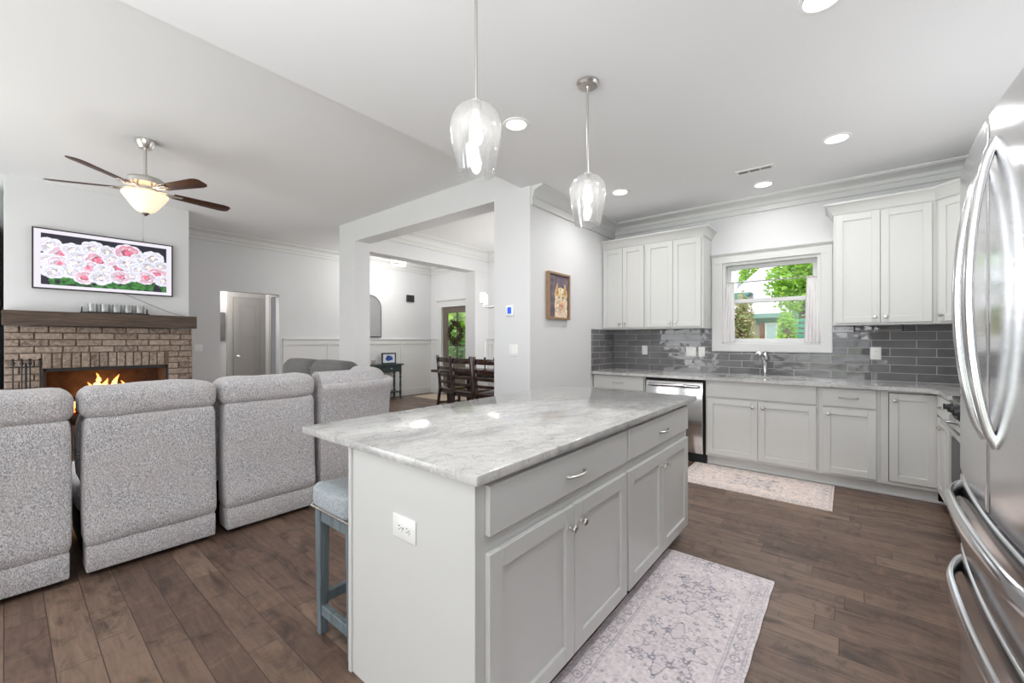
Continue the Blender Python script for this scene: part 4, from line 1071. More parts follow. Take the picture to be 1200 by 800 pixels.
bm = BM(); box(bm, -7.07, -7.035, .28, 1.375, .935, .97, .002, 1); box(bm, -7.07, -7.035, .28, .30, .28, .97, .002, 1); box(bm, -7.07, -7.035, 1.355, 1.375, .28, .97, .002, 1); obj('lintel', bm, MT['black'], fp)
mt = thing('mantel_shelf', 'thick rough brown wooden beam above the brick', 'mantel', (-6.98, .82, 1.445))
bm = BM(); box(bm, -7.05, -6.86, -.015, 1.655, 1.455, 1.615, .004, 1); obj('beam', bm, MT['mantel'], mt)
# fire
fire = thing('log_fire', 'burning gas log fire inside the firebox', 'fire', (-7.27, .80, .28))
for k, (y0, y1, x, z, r) in enumerate(((.45, 1.15, -7.33, .36, .06), (.50, 1.10, -7.20, .35, .05), (.55, 1.02, -7.27, .45, .045), (.62, .95, -7.25, .53, .04), (.52, .80, -7.22, .60, .035))):
    bm = BM(); n = 9; tube(bm, [(x + .015 * math.sin(i), y0 + (y1 - y0) * i / n, z + .02 * math.sin(i * 1.3 + k)) for i in range(n + 1)], [r * (.85 + .2 * math.sin(i * 2 + k)) for i in range(n + 1)], 12); obj('log', bm, MT['log'], fire)
def m_flame():
    m = N('flame'); tc = m.n('ShaderNodeTexCoord'); sp = m.n('ShaderNodeSeparateXYZ'); m.l(tc.outputs['Generated'], sp.inputs[0])
    c = m.ramp(sp.outputs['Z'], [(0, (1, .10, .01)), (.35, (1, .45, .08)), (.7, (1, .62, .22)), (1, (1, .25, .03))])
    m.set(Base_Color=(0, 0, 0), Emission_Color=c, Emission_Strength=2.6); return m.m
FLM = m_flame(); rng = random.Random(9)
for k, (y, x, h, r) in enumerate(((.66, -7.24, .36, .05), (.72, -7.27, .47, .055), (.79, -7.22, .40, .05), (.85, -7.26, .33, .045), (.91, -7.24, .44, .05), (.97, -7.27, .36, .045), (.60, -7.25, .25, .04), (1.03, -7.22, .27, .035), (.53, -7.24, .18, .03), (.47, -7.22, .14, .025))):
    pts, rr = [], []; ph = rng.uniform(0, 6)
    for i in range(15):
        s = i / 14; pts.append((x + .02 * math.sin(s * 6 + ph) * s, y + .035 * math.sin(s * 7 + ph) * s, .42 + h * s)); rr.append(max(.002, r * (math.sin(PI * min(1, (s * .85 + .15))) ** .8) * (1 - .25 * s)))
    bm = BM(); tube(bm, pts, rr, 10); obj('flame', bm, FLM, fire, smooth=80)
l = lamp('fire_lamp', 'POINT', (-7.2, .8, .7), 5, (1, .5, .18), shadow_soft_size=.12); l.parent = fire; l.location = (.06, 0, .42)
# tool set
ts = thing('fireplace_tool_set', 'black iron fireplace tool set standing left of the firebox', 'fireplace tools', (-6.86, .15, 0))
bm = BM(); lathe(bm, [(0, 0), (.10, 0), (.10, .015), (.03, .03), (.012, .04), (0, .04)], (-6.86, .15, 0)); tube(bm, [(-6.86, .15, .02), (-6.86, .15, 1.05)], .009); box(bm, -6.89, -6.83, .04, .26, 1.0, 1.012, .002, 1); obj('stand', bm, MT['black'], ts)
for y, x in ((.06, -6.85), (.12, -6.83), (.18, -6.89), (.25, -6.86)):
    bm = BM(); tube(bm, [(x, y, .12), (x, y, 1.03)], .006); lathe(bm, [(0, 0), (.012, .005), (.016, .03), (.008, .05), (.015, .065), (0, .08)], (x, y, 1.02), 14); box(bm, x - .008, x + .008, y - .03, y + .03, .06, .16, .004, 1); obj('tool', bm, MT['black'], ts)
# tray and cups on the mantel
tr = thing('candle_tray', 'long black tray with loop handles on the mantel', 'tray', (-6.96, .93, 1.615))
bm = BM(); box(bm, -7.01, -6.90, .56, 1.17, 1.617, 1.629, .002, 1); obj('tray_base', bm, MT['black'], tr)
for y in (.575, 1.155):
    bm = BM(); tube(bm, [(-6.985, y, 1.625), (-6.985, y, 1.665), (-6.97, y, 1.685), (-6.94, y, 1.685), (-6.925, y, 1.665), (-6.925, y, 1.625)], .004, 8); obj('handle', bm, MT['black'], tr)
cup = None
for k, lab in enumerate(('leftmost of five clear glass votive cups on the mantel tray', 'second from left of five clear glass votive cups on the mantel tray', 'middle one of five clear glass votive cups on the mantel tray', 'fourth from left of five clear glass votive cups on the mantel tray', 'rightmost of five clear glass votive cups on the mantel tray')):
    loc = (-6.955, (.665 + k * .105), 1.631)
    if cup is None:
        cup = thing('votive_cup', lab, 'candle holder', loc, 'votive cups on the mantel')
        bm = BM(); lathe(bm, [(0, 0), (.036, 0), (.042, .004), (.044, .10), (.0415, .10), (.039, .008), (0, .008)], loc, 24); obj('glass', bm, MT['jar'], cup)
        bm = BM(); lathe(bm, [(0, .009), (.034, .009), (.034, .05), (0, .05)], loc, 20); obj('candle', bm, MT['candle'], cup)
    else: dup(cup, loc, lab)
# television
tv = thing('framed_television', 'wide thin-framed television showing pink and white peonies', 'television', (-7.05, .815, 1.875))
TY0, TY1, TZ0, TZ1 = .195, 1.425, 1.875, 2.557
bm = BM()
for a in ring4(TY0, TY1, TZ0, TZ1, .013): box(bm, -7.049, -7.0, *a, .002, 1)
box(bm, -7.049, -7.012, TY0 + .005, TY1 - .005, TZ0 + .005, TZ1 - .005); obj('bezel', bm, MT['blackframe'], tv)
bm = BM(); box(bm, -7.0125, -7.0085, TY0 + .012, TY1 - .012, TZ0 + .012, TZ1 - .012); obj('mat_border', bm, MT['mattescreen'], tv)
h, w = 116, 230
yy, xx = np.mgrid[0:h, 0:w]; X = xx.astype(float); Y = yy.astype(float)
im = np.zeros((h, w, 3)); im[:] = (.13, .12, .17)
g = vnoise(h, w, 9, 2); g2 = vnoise(h, w, 4, 3)
low = np.clip((48 - Y) / 30, 0, 1) * (g > .38)
im = im * (1 - low[..., None]) + np.stack([.12 + .15 * g2, .26 + .26 * g2, .14 + .10 * g2], -1) * low[..., None]
rs = np.random.RandomState(12)
fl = [(14, 88, 17), (34, 72, 18), (52, 84, 15), (8, 55, 15), (30, 50, 17), (62, 66, 17), (86, 92, 17), (96, 66, 20), (112, 88, 15), (120, 72, 13), (150, 92, 20), (176, 80, 15), (132, 52, 18), (78, 46, 16), (46, 34, 15), (20, 30, 15), (106, 44, 14), (150, 66, 17), (172, 54, 16), (200, 86, 17), (216, 66, 14), (190, 62, 14), (208, 44, 18), (186, 34, 16), (72, 22, 15), (100, 24, 16), (222, 30, 14), (160, 34, 12), (136, 30, 16), (56, 54, 13)]
pinks = {7: .85, 10: .95, 12: .55, 22: .85, 24: .7, 4: .35, 1: .5, 23: .6, 13: .4, 28: .5}
for i, (fx, fy, fr_) in enumerate(fl):
    pk = pinks.get(i, .12); fr_ = fr_ * 1.35
    for ring in range(5):
        q = 1 - ring * .19; npet = 9 - ring
        for p in range(npet):
            a = 2 * PI * (p + .5 * ring) / npet + rs.rand() * .5; d = fr_ * q * .62
            px, py = fx + d * math.cos(a), fy + d * .72 * math.sin(a); pr = fr_ * q * .46
            m = ((X - px) / pr) ** 2 + ((Y - py) / (pr * .78)) ** 2
            sh = np.clip(1 - m * .22 - .10 * ring * rs.rand(), 0, 1)
            outer = np.array((.93, .95, 1.0)); inner = np.array((.93, .45, .58)) if ring % 2 else np.array((1.0, .78, .84))
            mixv = min(1, pk * (.35 + .3 * ring)) * (.6 + .6 * rs.rand()); mixv = min(1, mixv)
            col = outer * (1 - mixv) + inner * mixv
            im = np.where((m < 1)[..., None], col * sh[..., None], im)
    m = ((X - fx) / (fr_ * .18)) ** 2 + ((Y - fy) / (fr_ * .16)) ** 2
    im = np.where((m < 1)[..., None], np.array((.86, .40, .50)) if pk > .3 else np.array((.95, .92, .80)), im)
paint_grid('picture', im, lambda u, v: (-7.0075, TY0 + .066 + u * (TY1 - TY0 - .132), TZ0 + .05 + v * (TZ1 - TZ0 - .105)), attr_mat('screen_picture', .3, .62), tv)
cb = BM(); tube(cb, [(-7.045, .93, 1.88), (-7.045, 1.05, 1.83), (-7.045, 1.22, 1.75), (-7.045, 1.42, 1.66), (-7.045, 1.56, 1.62)], .003, 6)
tag(obj('television_cable', cb, plain('pale_grey_cable', lin((.6, .6, .6)), .5), loc=(-7.045, 1.2, 1.62)), 'thin grey cable running down the wall from the television', 'cable')

# ==================================================================== SECTIONAL SEATING
XS = -3.2
def sofa_unit(label, y0, y1, seed):
    t = thing('recliner_sofa_section', label, 'sofa section', (XS - .45, (y0 + y1) / 2, 0), 'recliner sections seen from behind')
    bm = BM(); box(bm, XS - .86, XS - .06, y0 + .03, y1 - .03, .03, .30, .01, 1); obj('base', bm, MT['gap'], t)
    # back panel, leaning slightly, flared near the bottom
    bm = BM(); soft(bm, XS - .16, XS, y0 + .012, y1 - .012, .160, .868, .028, .008, 11, .0025, seed)
    for v in bm.verts:
        f = (v.co.z - .16) / .70
        if v.co.x > XS - .08: v.co.x += .022 * math.exp(-((f - .10) / .14) ** 2) - .012 * max(0, f - .3)
    obj('back_panel', bm, MT['tweed'], t, smooth=70)
    bm = BM(); box(bm, XS - .155, XS + .012, y0 + .018, y1 - .018, .03, .172, .010, 2); obj('skirt_flap', bm, MT['tweed'], t)
    bm = BM(); soft(bm, XS - .30, XS - .004, y0, y1, .845, 1.030, .065, .006, 12, .0035, seed + 5); obj('headrest', bm, MT['tweed'], t, smooth=70)
    bm = BM(); soft(bm, XS - .32, XS - .14, y0 + .01, y1 - .01, .45, .90, .07, .02, 8, .002, seed + 2); obj('back_cushion', bm, MT['tweed'], t, smooth=70)
    bm = BM(); soft(bm, XS - .90, XS - .25, y0 + .01, y1 - .01, .26, .49, .06, .02, 8, .002, seed + 3); obj('seat_cushion', bm, MT['tweed'], t, smooth=70)
    bm = BM(); soft(bm, XS - .95, XS - .86, y0 + .01, y1 - .01, .06, .44, .04, .01, 6, .001, seed + 4); obj('footrest', bm, MT['tweed'], t, smooth=70)
    for yy_ in (y0 + .06, y1 - .06):
        bm = BM(); lathe(bm, [(0, 0), (.02, 0), (.024, .035), (0, .035)], (XS - .06, yy_, 0), 14); obj('foot', bm, MT['black'], t)
    return t
sofa_unit('grey tweed recliner section cut by the left edge of the photo', -.47, .238, 1)
sofa_unit('grey tweed recliner section directly in front of the fire', .262, .888, 2)
sofa_unit('grey tweed recliner section next to the curved corner seat', .915, 1.535, 3)
# curved corner section
wd = thing('corner_sofa_section', 'curved grey tweed corner section at the end of the sofa row', 'sofa section', (-3.7, 1.98, 0))
path = []
ctrl = [(XS, 1.565), (XS + .01, 1.75), (XS, 1.95), (XS - .045, 2.13), (XS - .15, 2.28), (XS - .32, 2.38), (XS - .52, 2.42), (XS - .72, 2.43)]
def catmull(P, n=6):
    out = []
    for i in range(len(P) - 1):
        p0, p1, p2, p3 = P[max(i - 1, 0)], P[i], P[i + 1], P[min(i + 2, len(P) - 1)]
        for k in range(n):
            t = k / n; out.append(tuple(.5 * (2 * p1[j] + (-p0[j] + p2[j]) * t + (2 * p0[j] - 5 * p1[j] + 4 * p2[j] - p3[j]) * t * t + (-p0[j] + 3 * p1[j] - 3 * p2[j] + p3[j]) * t ** 3) for j in (0, 1)))
    out.append(P[-1]); return out
C = catmull(ctrl)
for i, p in enumerate(C):
    a, b = C[max(i - 1, 0)], C[min(i + 1, len(C) - 1)]; tx, ty = b[0] - a[0], b[1] - a[1]; L = math.hypot(tx, ty); path.append((p[0], p[1], ty / L, -tx / L))
bm = BM(); sweep(bm, path, [(-.14, .04), (-.02, .04), (-.005, .06), (-.002, .3), (.0, .6), (.010, .78), (.028, .86), (.040, .90), (.038, .93), (.020, .945), (-.02, .945), (-.14, .93)]); obj('curved_back', bm, MT['tweed'], wd, smooth=50)
bm = BM(); roll = [(-.055 + .115 * math.cos(a) - .095, .932 + .105 * math.sin(a)) for a in [2 * PI * i / 18 for i in range(18)]]
sweep(bm, path[1:-2], roll); obj('headrest', bm, MT['tweed'], wd, smooth=70)
bm = BM(); prism(bm, [(p[0] - p[2] * .14, p[1] - p[3] * .14) for p in path] + [(XS - .75, 1.60), (XS - .14, 1.575)], 'z', .06, .48, .03); obj('seat_cushion', bm, MT['tweed'], wd, smooth=50)
# return section across the room, in a darker copy of the tweed
ls = thing('loveseat', 'darker grey loveseat back rising behind the curved corner section', 'loveseat', (-4.75, 2.1, 0))
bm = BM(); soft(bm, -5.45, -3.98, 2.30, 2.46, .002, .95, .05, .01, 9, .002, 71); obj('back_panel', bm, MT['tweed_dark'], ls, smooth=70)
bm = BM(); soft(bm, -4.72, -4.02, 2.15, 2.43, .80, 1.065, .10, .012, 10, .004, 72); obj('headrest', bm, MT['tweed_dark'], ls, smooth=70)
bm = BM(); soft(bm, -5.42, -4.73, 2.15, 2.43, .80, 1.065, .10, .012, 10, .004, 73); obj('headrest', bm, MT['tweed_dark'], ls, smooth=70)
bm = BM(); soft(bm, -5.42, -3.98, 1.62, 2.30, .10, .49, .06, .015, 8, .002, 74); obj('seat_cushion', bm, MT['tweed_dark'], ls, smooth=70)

# ==================================================================== STOOL
st = thing('counter_stool', 'grey-blue backless counter stool tucked under the island overhang', 'stool', (-1.66, 1.07, 0))
QX0, QX1, QY0, QY1 = -1.83, -1.53, .868, 1.29
bm = BM(); soft(bm, QX0 - .012, QX1, QY0 - .012, QY1 + .01, .555, .66, .035, .012, 11, .0, 8)
for v in bm.verts:
    if v.co.z > .6: v.co.z += .035 * ((v.co.y - (QY0 + QY1) / 2) / .21) ** 2 * .6 - .01
obj('seat', bm, MT['stoolcloth'], st, smooth=70)
bm = BM()
for (a, b) in (((QX0, QY0), (QX1, QY0)), ((QX0, QY0), (QX0, QY1))):
    n = 18 if b[0] != a[0] else 24
    for i in range(n + 1):
        s = i / n; x = a[0] + (b[0] - a[0]) * s; y = a[1] + (b[1] - a[1]) * s
        d = (0, -.0135) if b[0] != a[0] else (-.0135, 0)
        bmesh.ops.create_uvsphere(bm, u_segments=8, v_segments=5, radius=.0062, matrix=Matrix.Translation((x + d[0], y + d[1], .567)))
nh = obj('nailhead_trim', bm, MT['nickel'], st)
for x0, y0 in ((QX0, QY0), (QX1 - .045, QY0), (QX0, QY1 - .045), (QX1 - .045, QY1 - .045)):
    bm = BM(); box(bm, x0, x0 + .045, y0, y0 + .045, .0, .565, .003, 1)
    for v in bm.verts:
        if v.co.z < .1: v.co.x += .006 if v.co.x < x0 + .02 else -.004; v.co.y += .006 if v.co.y < y0 + .02 else -.004
    obj('leg', bm, MT['stoolwood'], st)
for a in ((QX0 + .03, QX1 - .03, QY0 + .006, QY0 + .03), (QX0 + .03, QX1 - .03, QY1 - .03, QY1 - .006), (QX0 + .006, QX0 + .03, QY0 + .03, QY1 - .03), (QX1 - .03, QX1 - .006, QY0 + .03, QY1 - .03)):
    bm = BM(); box(bm, *a, .50, .562, .002, 1); obj('apron', bm, MT['stoolwood'], st)
for a, z in (((QX0 + .03, QX1 - .03, QY0 + .01, QY0 + .036), .085), ((QX0 + .03, QX1 - .03, QY1 - .036, QY1 - .01), .085), ((QX0 + .01, QX0 + .036, QY0 + .03, QY1 - .03), .13), ((QX1 - .036, QX1 - .01, QY0 + .03, QY1 - .03), .13)):
    bm = BM(); box(bm, *a, z, z + .045, .003, 1); obj('stretcher', bm, MT['stoolwood'], st)

# ==================================================================== RUGS
def rug_img(h, w, seed, warm, rep):
    """distressed medallion rug; v runs along the long side"""
    yy, xx = np.mgrid[0:h, 0:w]; cm = .4
    X = (xx - (w - 1) / 2) / (w / 2); Y = (yy - (h - 1) / 2) / (w / 2); asp = h / w
    base = np.array(warm); im = np.ones((h, w, 3)) * base
    n1 = vnoise(h, w, 18, seed); n2 = vnoise(h, w, 3, seed + 1); n3 = vnoise(h, w, 1.6, seed + 2)
    ink = np.zeros((h, w)); ax = np.abs(X); ay = np.abs(Y); edge = np.minimum(1 - ax, asp - ay)
    for e, t in ((.05, .012), (.09, .010), (.30, .012), (.34, .010)): ink = np.maximum(ink, (np.abs(edge - e) < t) * .35)
    # border rosettes
    s = np.where(1 - ax < asp - ay, Y, X); bd = (edge > .09) & (edge < .30)
    ros = np.hypot(((s * 3.6) % 1 - .5) / 3.6, edge - .195); ink = np.maximum(ink, ((np.abs(ros - .062) < .014) | (ros < .022)) * bd * .55)
    ros2 = np.hypot(((s * 3.6 + .5) % 1 - .5) / 3.6, (edge - .195) * 1.4); ink = np.maximum(ink, (np.abs(ros2 - .035) < .012) * bd * .45)
    fld = edge > .34
    for yc in rep:
        dx, dy = X, (Y - yc); r = np.hypot(dx, dy * .8); th = np.arctan2(dy, dx)
        R1 = .40 + .09 * np.cos(8 * th) + .04 * np.cos(16 * th)
        ink = np.maximum(ink, (np.abs(r - R1) < .014) * fld * .9); ink = np.maximum(ink, ((r < R1) & (n2 > .55)) * fld * .18)
        R2 = .22 + .05 * np.cos(8 * th + PI); ink = np.maximum(ink, (np.abs(r - R2) < .012) * .8)
        ink = np.maximum(ink, (np.abs(r - .09 - .02 * np.cos(6 * th)) < .012) * .8)
        for q in range(8):
            a = q * PI / 4 + PI / 8; px, py = .31 * math.cos(a), .31 * math.sin(a) / .8
            ink = np.maximum(ink, (np.abs(np.hypot(dx - px, dy - py) - .035) < .011) * .85)
        for q in range(4):
            a = q * PI / 2 + PI / 4; px, py = .52 * math.cos(a), .62 * math.sin(a)
            rr = np.hypot(dx - px, dy - py); tt = np.arctan2(dy - py, dx - px)
            ink = np.maximum(ink, (np.abs(rr - .085 - .03 * np.cos(5 * tt)) < .012) * fld * .75); ink = np.maximum(ink, (rr < .03) * fld * .5)
    rs = np.random.RandomState(seed + 9)
    for _ in range(int(70 * asp)):
        px, py = rs.uniform(-.62, .62), rs.uniform(-asp + .4, asp - .4); rr = np.hypot((X - px) * rs.uniform(.8, 1.5), Y - py); R0 = rs.uniform(.012, .035)
        ink = np.maximum(ink, (np.abs(rr - R0) < .010) * .6 * (rs.rand() > .25))
    ink = ink * np.clip(.25 + 1.1 * n1, 0, 1) * (.55 + .6 * n3)
    im = im * (.94 + .10 * n2 + .0 * n3)[..., None]
    im = im * (1 - .10 * np.clip((.3 - edge) / .3, 0, 1) * n3)[..., None]
    inkc = np.array((.50, .49, .55)); im = im * (1 - ink[..., None]) + inkc * ink[..., None]
    speck = (n3 > .72) * .22; im = im * (1 - speck[..., None]) + np.array((.62, .57, .58)) * speck[..., None]
    return im
RUGM = attr_mat('woven_rug', .95, 0, .35)
im = rug_img(404, 134, 3, (.95, .91, .92), (.05, 1.65, -1.65, 3.25, -3.25))
o = paint_grid('runner_rug', im, lambda u, v: (-.862 + .560 * u + .0012 * math.sin(v * 47), .90 + 1.69 * v, .007), RUGM, loc=(-.58, 1.6, 0), thick=(0, 0, -.0065))
tag(o, 'long pale pink and grey medallion runner rug beside the island', 'rug')
im = rug_img(250, 150, 8, (.95, .89, .86), (0,))
o = paint_grid('kitchen_rug', im, lambda u, v: (-1.25 + 1.16 * v, 4.63 - .70 * u, .007), RUGM, loc=(-.67, 4.28, 0), thick=(0, 0, -.0065))
tag(o, 'pale pink patterned rug in front of the sink doors', 'rug')
bm = BM(); box(bm, -7.78, -6.45, 5.95, 6.62, .001, .010, .003, 1); tag(obj('entry_mat', bm, MT['mattecream'], loc=(-7.1, 6.3, 0)), 'beige flat mat in front of the front door', 'mat')
bm = BM(); box(bm, -6.05, -3.3, 4.35, 6.12, .001, .010, .003, 1); tag(obj('dining_rug', bm, MT['mattecream'], loc=(-4.7, 5.2, 0)), 'beige woven rug under the dining chairs', 'rug')

# ==================================================================== DINING
tb = thing('dining_table', 'dark wood dining table behind the chairs', 'table', (-4.95, 5.45, 0))
bm = BM(); box(bm, -5.92, -3.95, 4.93, 5.80, .715, .762, .006, 2); obj('tabletop', bm, MT['tabletop'], tb)
bm = BM(); box(bm, -5.66, -4.15, 5.08, 5.66, .63, .716, .003, 1); obj('apron', bm, MT['espresso'], tb)
for x in (-5.66, -4.23):
    for y in (5.08, 5.58):
        bm = BM(); box(bm, x, x + .08, y, y + .08, .01, .70, .006, 1); obj('leg', bm, MT['espresso'], tb)
def dining_chair(label):
    t = thing('dining_chair', label, 'chair', (0, 0, 0), 'dining chairs')
    bm = BM(); soft(bm, -.235, .235, -.02, .43, .435, .475, .015, .006, 7); obj('seat', bm, MT['espresso'], t, smooth=60)
    for s in (-1, 1):
        bm = BM()
        prof = [(-.085, .0), (-.02, .44), (-.03, .62), (-.075, 1.03), (-.035, 1.035), (.012, .62), (.025, .44), (-.045, .0)]
        prism(bm, prof, 'x', s * .215 - .02, s * .215 + .02, .004); obj('back_post', bm, MT['espresso'], t)
        bm = BM(); box(bm, s * .21 - .02, s * .21 + .02, .37, .41, 0, .44, .004, 1); obj('front_leg', bm, MT['espresso'], t)
        bm = BM(); box(bm, s * .21 - .01, s * .21 + .01, -.03, .38, .18, .21, .003, 1); obj('side_stretcher', bm, MT['espresso'], t)
    for z, hh in ((.955, .085), (.81, .055), (.69, .055), (.575, .05)):
        y = -.018 - .09 * max(0, (z - .62)) 
        pts = [(-.20 + .4 * i / 8, y - .018 * math.sin(PI * i / 8)) for i in range(9)]
        bm = BM(); prism(bm, pts + [(p[0], p[1] + .018) for p in reversed(pts)], 'z', z - hh / 2, z + hh / 2, .003); obj('slat', bm, MT['espresso'], t)
    bm = BM(); box(bm, -.21, .21, .0, .39, .385, .437, .003, 1); obj('seat_rail', bm, MT['espresso'], t)
    return t
ch = dining_chair('dark ladder-back dining chair fully seen, in front of the front door glass'); ch.location = (-4.76, 4.62, .011)
dup(ch, (-5.36, 4.80, .011), 'dark ladder-back dining chair half hidden behind another, at the left', R(-12))
dup(ch, (-4.22, 4.60, .011), 'dark ladder-back dining chair cut off by the wall end', R(4))
for lab, px in (('left one of two white taper candles on the dining table', -5.03), ('right one of two white taper candles, nearer the wall end', -4.80)):
    t = thing('taper_candle', lab, 'candle', (px, 5.42, .762), 'tapers on the dining table')
    bm = BM(); lathe(bm, [(0, 0), (.045, 0), (.045, .01), (.012, .025), (.010, .18), (.02, .20), (.02, .23), (0, .23)], (px, 5.42, .762), 20); obj('holder', bm, MT['black'], t)
    bm = BM(); lathe(bm, [(0, .215), (.011, .215), (.010, .49), (.003, .505), (0, .505)], (px, 5.42, .762), 16); obj('candle', bm, MT['candle'], t)
# chandelier
cx_, cy_ = -4.76, 5.45
cd = thing('chandelier', 'chrome chandelier with lit frosted cylinder shades over the dining table', 'chandelier', (cx_, cy_, ZL))
bm = BM(); lathe(bm, [(0, 0), (.06, 0), (.06, -.02), (.01, -.03), (0, -.03)], (cx_, cy_, ZL)); tube(bm, [(cx_, cy_, ZL - .02), (cx_, cy_, 1.90)], .007); lathe(bm, [(0, 1.86), (.02, 1.87), (.03, 1.90), (.02, 1.93), (0, 1.94)], (cx_, cy_, 0)); obj('stem', bm, MT['chrome'], cd)
for k in range(5):
    a = R(36 + 72 * k); ex, ey = cx_ + .29 * math.cos(a), cy_ + .29 * math.sin(a)
    bm = BM(); tube(bm, [(cx_, cy_, 1.90), (cx_ + .15 * math.cos(a), cy_ + .15 * math.sin(a), 1.87), (ex, ey, 1.89), (ex, ey, 1.93)], .008, 10); lathe(bm, [(0, 0), (.04, 0), (.045, .012), (0, .012)], (ex, ey, 1.925), 18); ar = obj('arm', bm, MT['chrome'], cd)
    bm = BM(); lathe(bm, [(.045, 0), (.047, .17), (.044, .17), (.042, .0), (0, .0)], (ex, ey, 1.937), 24); obj('shade', bm, MT['opal'], ar)
l = lamp('chandelier_lamp', 'POINT', (0, 0, 0), 6 * LIT, (1, .97, .93), shadow_soft_size=.2); l.parent = cd; l.location = (0, 0, 2.25 - ZL)
# entry flush light
fx_, fy_ = -7.2, 5.15
ff = thing('flush_ceiling_light', 'drum-shaped lit glass ceiling light in the entry', 'ceiling light', (fx_, fy_, ZL))
bm = BM(); lathe(bm, [(0, 0), (.15, 0), (.15, -.03), (0, -.03)], (fx_, fy_, ZL)); lathe(bm, [(.152, -.215), (.158, -.215), (.158, -.235), (.152, -.235)], (fx_, fy_, ZL)); lathe(bm, [(.152, -.06), (.158, -.06), (.158, -.08), (.152, -.08)], (fx_, fy_, ZL)); obj('metal_band', bm, MT['chrome'], ff)
bm = BM(); lathe(bm, [(.15, -.03), (.15, -.23), (.13, -.238), (0, -.24)], (fx_, fy_, ZL), 40); obj('glass_drum', bm, MT['opal'], ff)
l = lamp('entry_lamp', 'POINT', (0, 0, 0), 25 * LIT, (1, .98, .95), shadow_soft_size=.2); l.parent = ff; l.location = (0, 0, -.45)

# ==================================================================== ENTRY FURNITURE
ct_ = thing('console_table', 'dark green narrow console table against the entry wall', 'table', (-7.9, 5.2, 0))
CX0, CX1, CY0, CY1 = -8.05, -7.72, 4.55, 5.66
bm = BM(); box(bm, CX0, CX1, CY0, CY1, .745, .775, .006, 2); obj('tabletop', bm, MT['green'], ct_)
bm = BM(); box(bm, CX0 + .03, CX1 - .03, CY0 + .04, CY1 - .04, .60, .746, .003, 1); obj('apron', bm, MT['green'], ct_)
for y0 in (CY0 + .10, (CY0 + CY1) / 2 + .02):
    bm = BM(); box(bm, CX1 - .032, CX1 - .018, y0, y0 + .42, .63, .73, .003, 1); dr = obj('drawer', bm, MT['green'], ct_)
    bm = BM(); lathe(bm, KNOB, M=Matrix.Translation((CX1 - .018, y0 + .21, .68)) @ Matrix.Rotation(R(90), 4, 'Y'), n=14); obj('knob', bm, MT['nickel'], dr)
for x in (CX0 + .05, CX1 - .05):
    for y in (CY0 + .06, CY1 - .06):
        bm = BM(); lathe(bm, [(0, .61), (.026, .61), (.026, .54), (.016, .53), (.028, .49), (.02, .45), (.024, .30), (.018, .20), (.026, .19), (.026, .12), (.014, .0), (0, 0)], (x, y, 0), 16); obj('leg', bm, MT['green'], ct_)
bm = BM(); box(bm, CX0 + .03, CX1 - .03, CY0 + .05, CY1 - .05, .14, .165, .004, 1); obj('shelf', bm, MT['green'], ct_)
pf = thing('photo_frame', 'black framed blue photo standing on the console table', 'photo frame', (-7.88, 5.38, .775))
bm = BM()
A0, A1, B0, B1 = 5.20, 5.56, .776, 1.02
for a in ring4(A0, A1, B0, B1, .025): box(bm, -7.90, -7.875, *a, .002, 1)
box(bm, -7.90, -7.89, A0 + .01, A1 - .01, B0 + .01, B1 - .01); box(bm, -7.985, -7.90, 5.37, 5.39, .776, .80, .002, 1); obj('frame', bm, MT['black'], pf)
h, w = 40, 60; yy, xx = np.mgrid[0:h, 0:w]; n1 = vnoise(h, w, 8, 3); im = np.zeros((h, w, 3)); im[:] = (.86, .88, .92)
mk = (np.hypot((xx - 30) / 20, (yy - 20) / 13) + .5 * n1) < 1.15; im[mk] = (.20, .32, .62); im[(n1 > .6) & mk] = (.12, .18, .40)
paint_grid('photo', im, lambda u, v: (-7.886, A0 + .024 + u * (A1 - A0 - .048), B0 + .024 + v * (B1 - B0 - .048)), attr_mat('photo_print', .3), pf)
jr = thing('candle_jar', 'small glass candle jar at the end of the console table', 'candle', (-7.86, 4.98, .775))
bm = BM(); lathe(bm, [(0, 0), (.045, 0), (.048, .005), (.048, .10), (.045, .10), (.043, .008), (0, .008)], (-7.86, 4.98, .776), 24); obj('jar', bm, MT['jar'], jr)
bm = BM(); lathe(bm, [(0, .01), (.042, .01), (.042, .07), (0, .07)], (-7.86, 4.98, .776), 20); obj('wax', bm, MT['candle'], jr)
# arched mirror
am = thing('arched_mirror', 'arched black-framed mirror above the console table', 'mirror', (XW + .02, 5.03, 1.38))
def arch(y0, y1, z0, z1):
    r = (y1 - y0) / 2; c = (y0 + y1) / 2
    return [(y0, z0), (y1, z0)] + [(c + r * math.cos(R(a)), z1 - r + r * math.sin(R(a))) for a in range(0, 181, 10)]
bm = BM(); prism(bm, arch(4.74, 5.31, 1.36, 2.29), 'x', XW + .012, XW + .034, .002); obj('frame', bm, MT['black'], am)
bm = BM(); prism(bm, arch(4.76, 5.29, 1.38, 2.27), 'x', XW + .033, XW + .037); obj('mirror_glass', bm, MT['mirror'], am)
bm = BM(); box(bm, XW, XW + .05, 6.00, 6.20, 2.21, 2.37, .004, 1)
for k in range(5): box(bm, XW + .048, XW + .054, 6.015, 6.185, 2.228 + k * .028, 2.242 + k * .028)
tag(obj('door_chime_box', bm, MT['blackplastic'], loc=(XW, 6.10, 2.3)), 'small black ribbed box high on the entry wall', 'chime box')
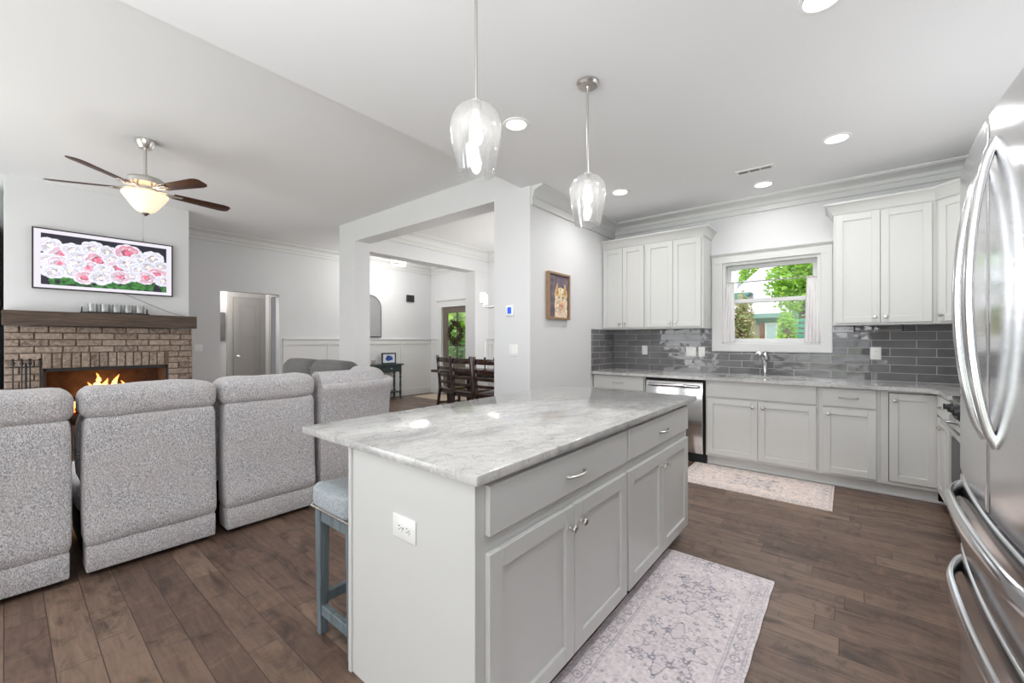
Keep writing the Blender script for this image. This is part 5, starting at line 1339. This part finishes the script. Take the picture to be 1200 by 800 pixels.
# wreath
wr = thing('door_wreath', 'brown and green leafy wreath hanging on the front door glass', 'wreath', (-7.18, 6.71, 1.48))
bm = BM(); rng = random.Random(3)
for i in range(420):
    a = rng.uniform(0, 2 * PI); rr = .20 + rng.gauss(0, .035); q = Vector((-7.18 + rr * math.cos(a), 6.71 + rng.gauss(0, .018), 1.47 + rr * 1.1 * math.sin(a)))
    d = Vector((math.cos(a + rng.gauss(.6, .5)), rng.gauss(0, .4), math.sin(a + rng.gauss(.6, .5)))).normalized(); e = d.cross(Vector((0, 1, .3))).normalized(); s = rng.uniform(.03, .055)
    bm.faces.new([bm.verts.new(q + d * s * i_ + e * s * .4 * j_) for i_, j_ in ((-1, 0), (0, -1), (1, 0), (0, 1))])
obj('leaves', bm, MT['wreath'], wr, smooth=0)
bm = BM(); tube(bm, [(-7.18 + .2 * math.cos(2 * PI * i / 28), 6.715, 1.47 + .22 * math.sin(2 * PI * i / 28)) for i in range(29)], .016, 8); obj('twig_ring', bm, MT['bark'], wr)
# dark picture in the hall
bm = BM(); box(bm, -8.739, -8.715, 2.40, 2.52, 1.28, 1.80, .003, 1); tag(obj('hall_picture', bm, plain('grey_canvas', lin((.45, .44, .44)), .7, var=.1, vs=8), loc=(-8.74, 2.46, 1.54)), 'narrow grey canvas on the hall wall beside the taupe door', 'picture')

# made-up dark unit at the far left, added for an unidentified dark strip
du = thing('made_up_dark_unit', 'made-up tall dark unit cut off by the left edge of the photo beside the fireplace', 'cabinet', (-7.8, -.5, 0))
bm = BM(); box(bm, -8.09, -7.45, -.06, -.03, 0, 2.7, .002, 1); box(bm, -8.09, -7.45, -.97, -.94, 0, 2.7, .002, 1); box(bm, -8.09, -8.07, -.94, -.06, 0, 2.7); box(bm, -8.07, -7.45, -.94, -.06, 2.67, 2.7); obj('carcass', bm, plain('charcoal_unit', (.035, .04, .05), .45), du)
for z in (.05, .6, 1.15, 1.7, 2.2):
    bm = BM(); box(bm, -8.07, -7.47, -.94, -.06, z, z + .025, .002, 1); obj('shelf', bm, MT['blackplastic'], du)
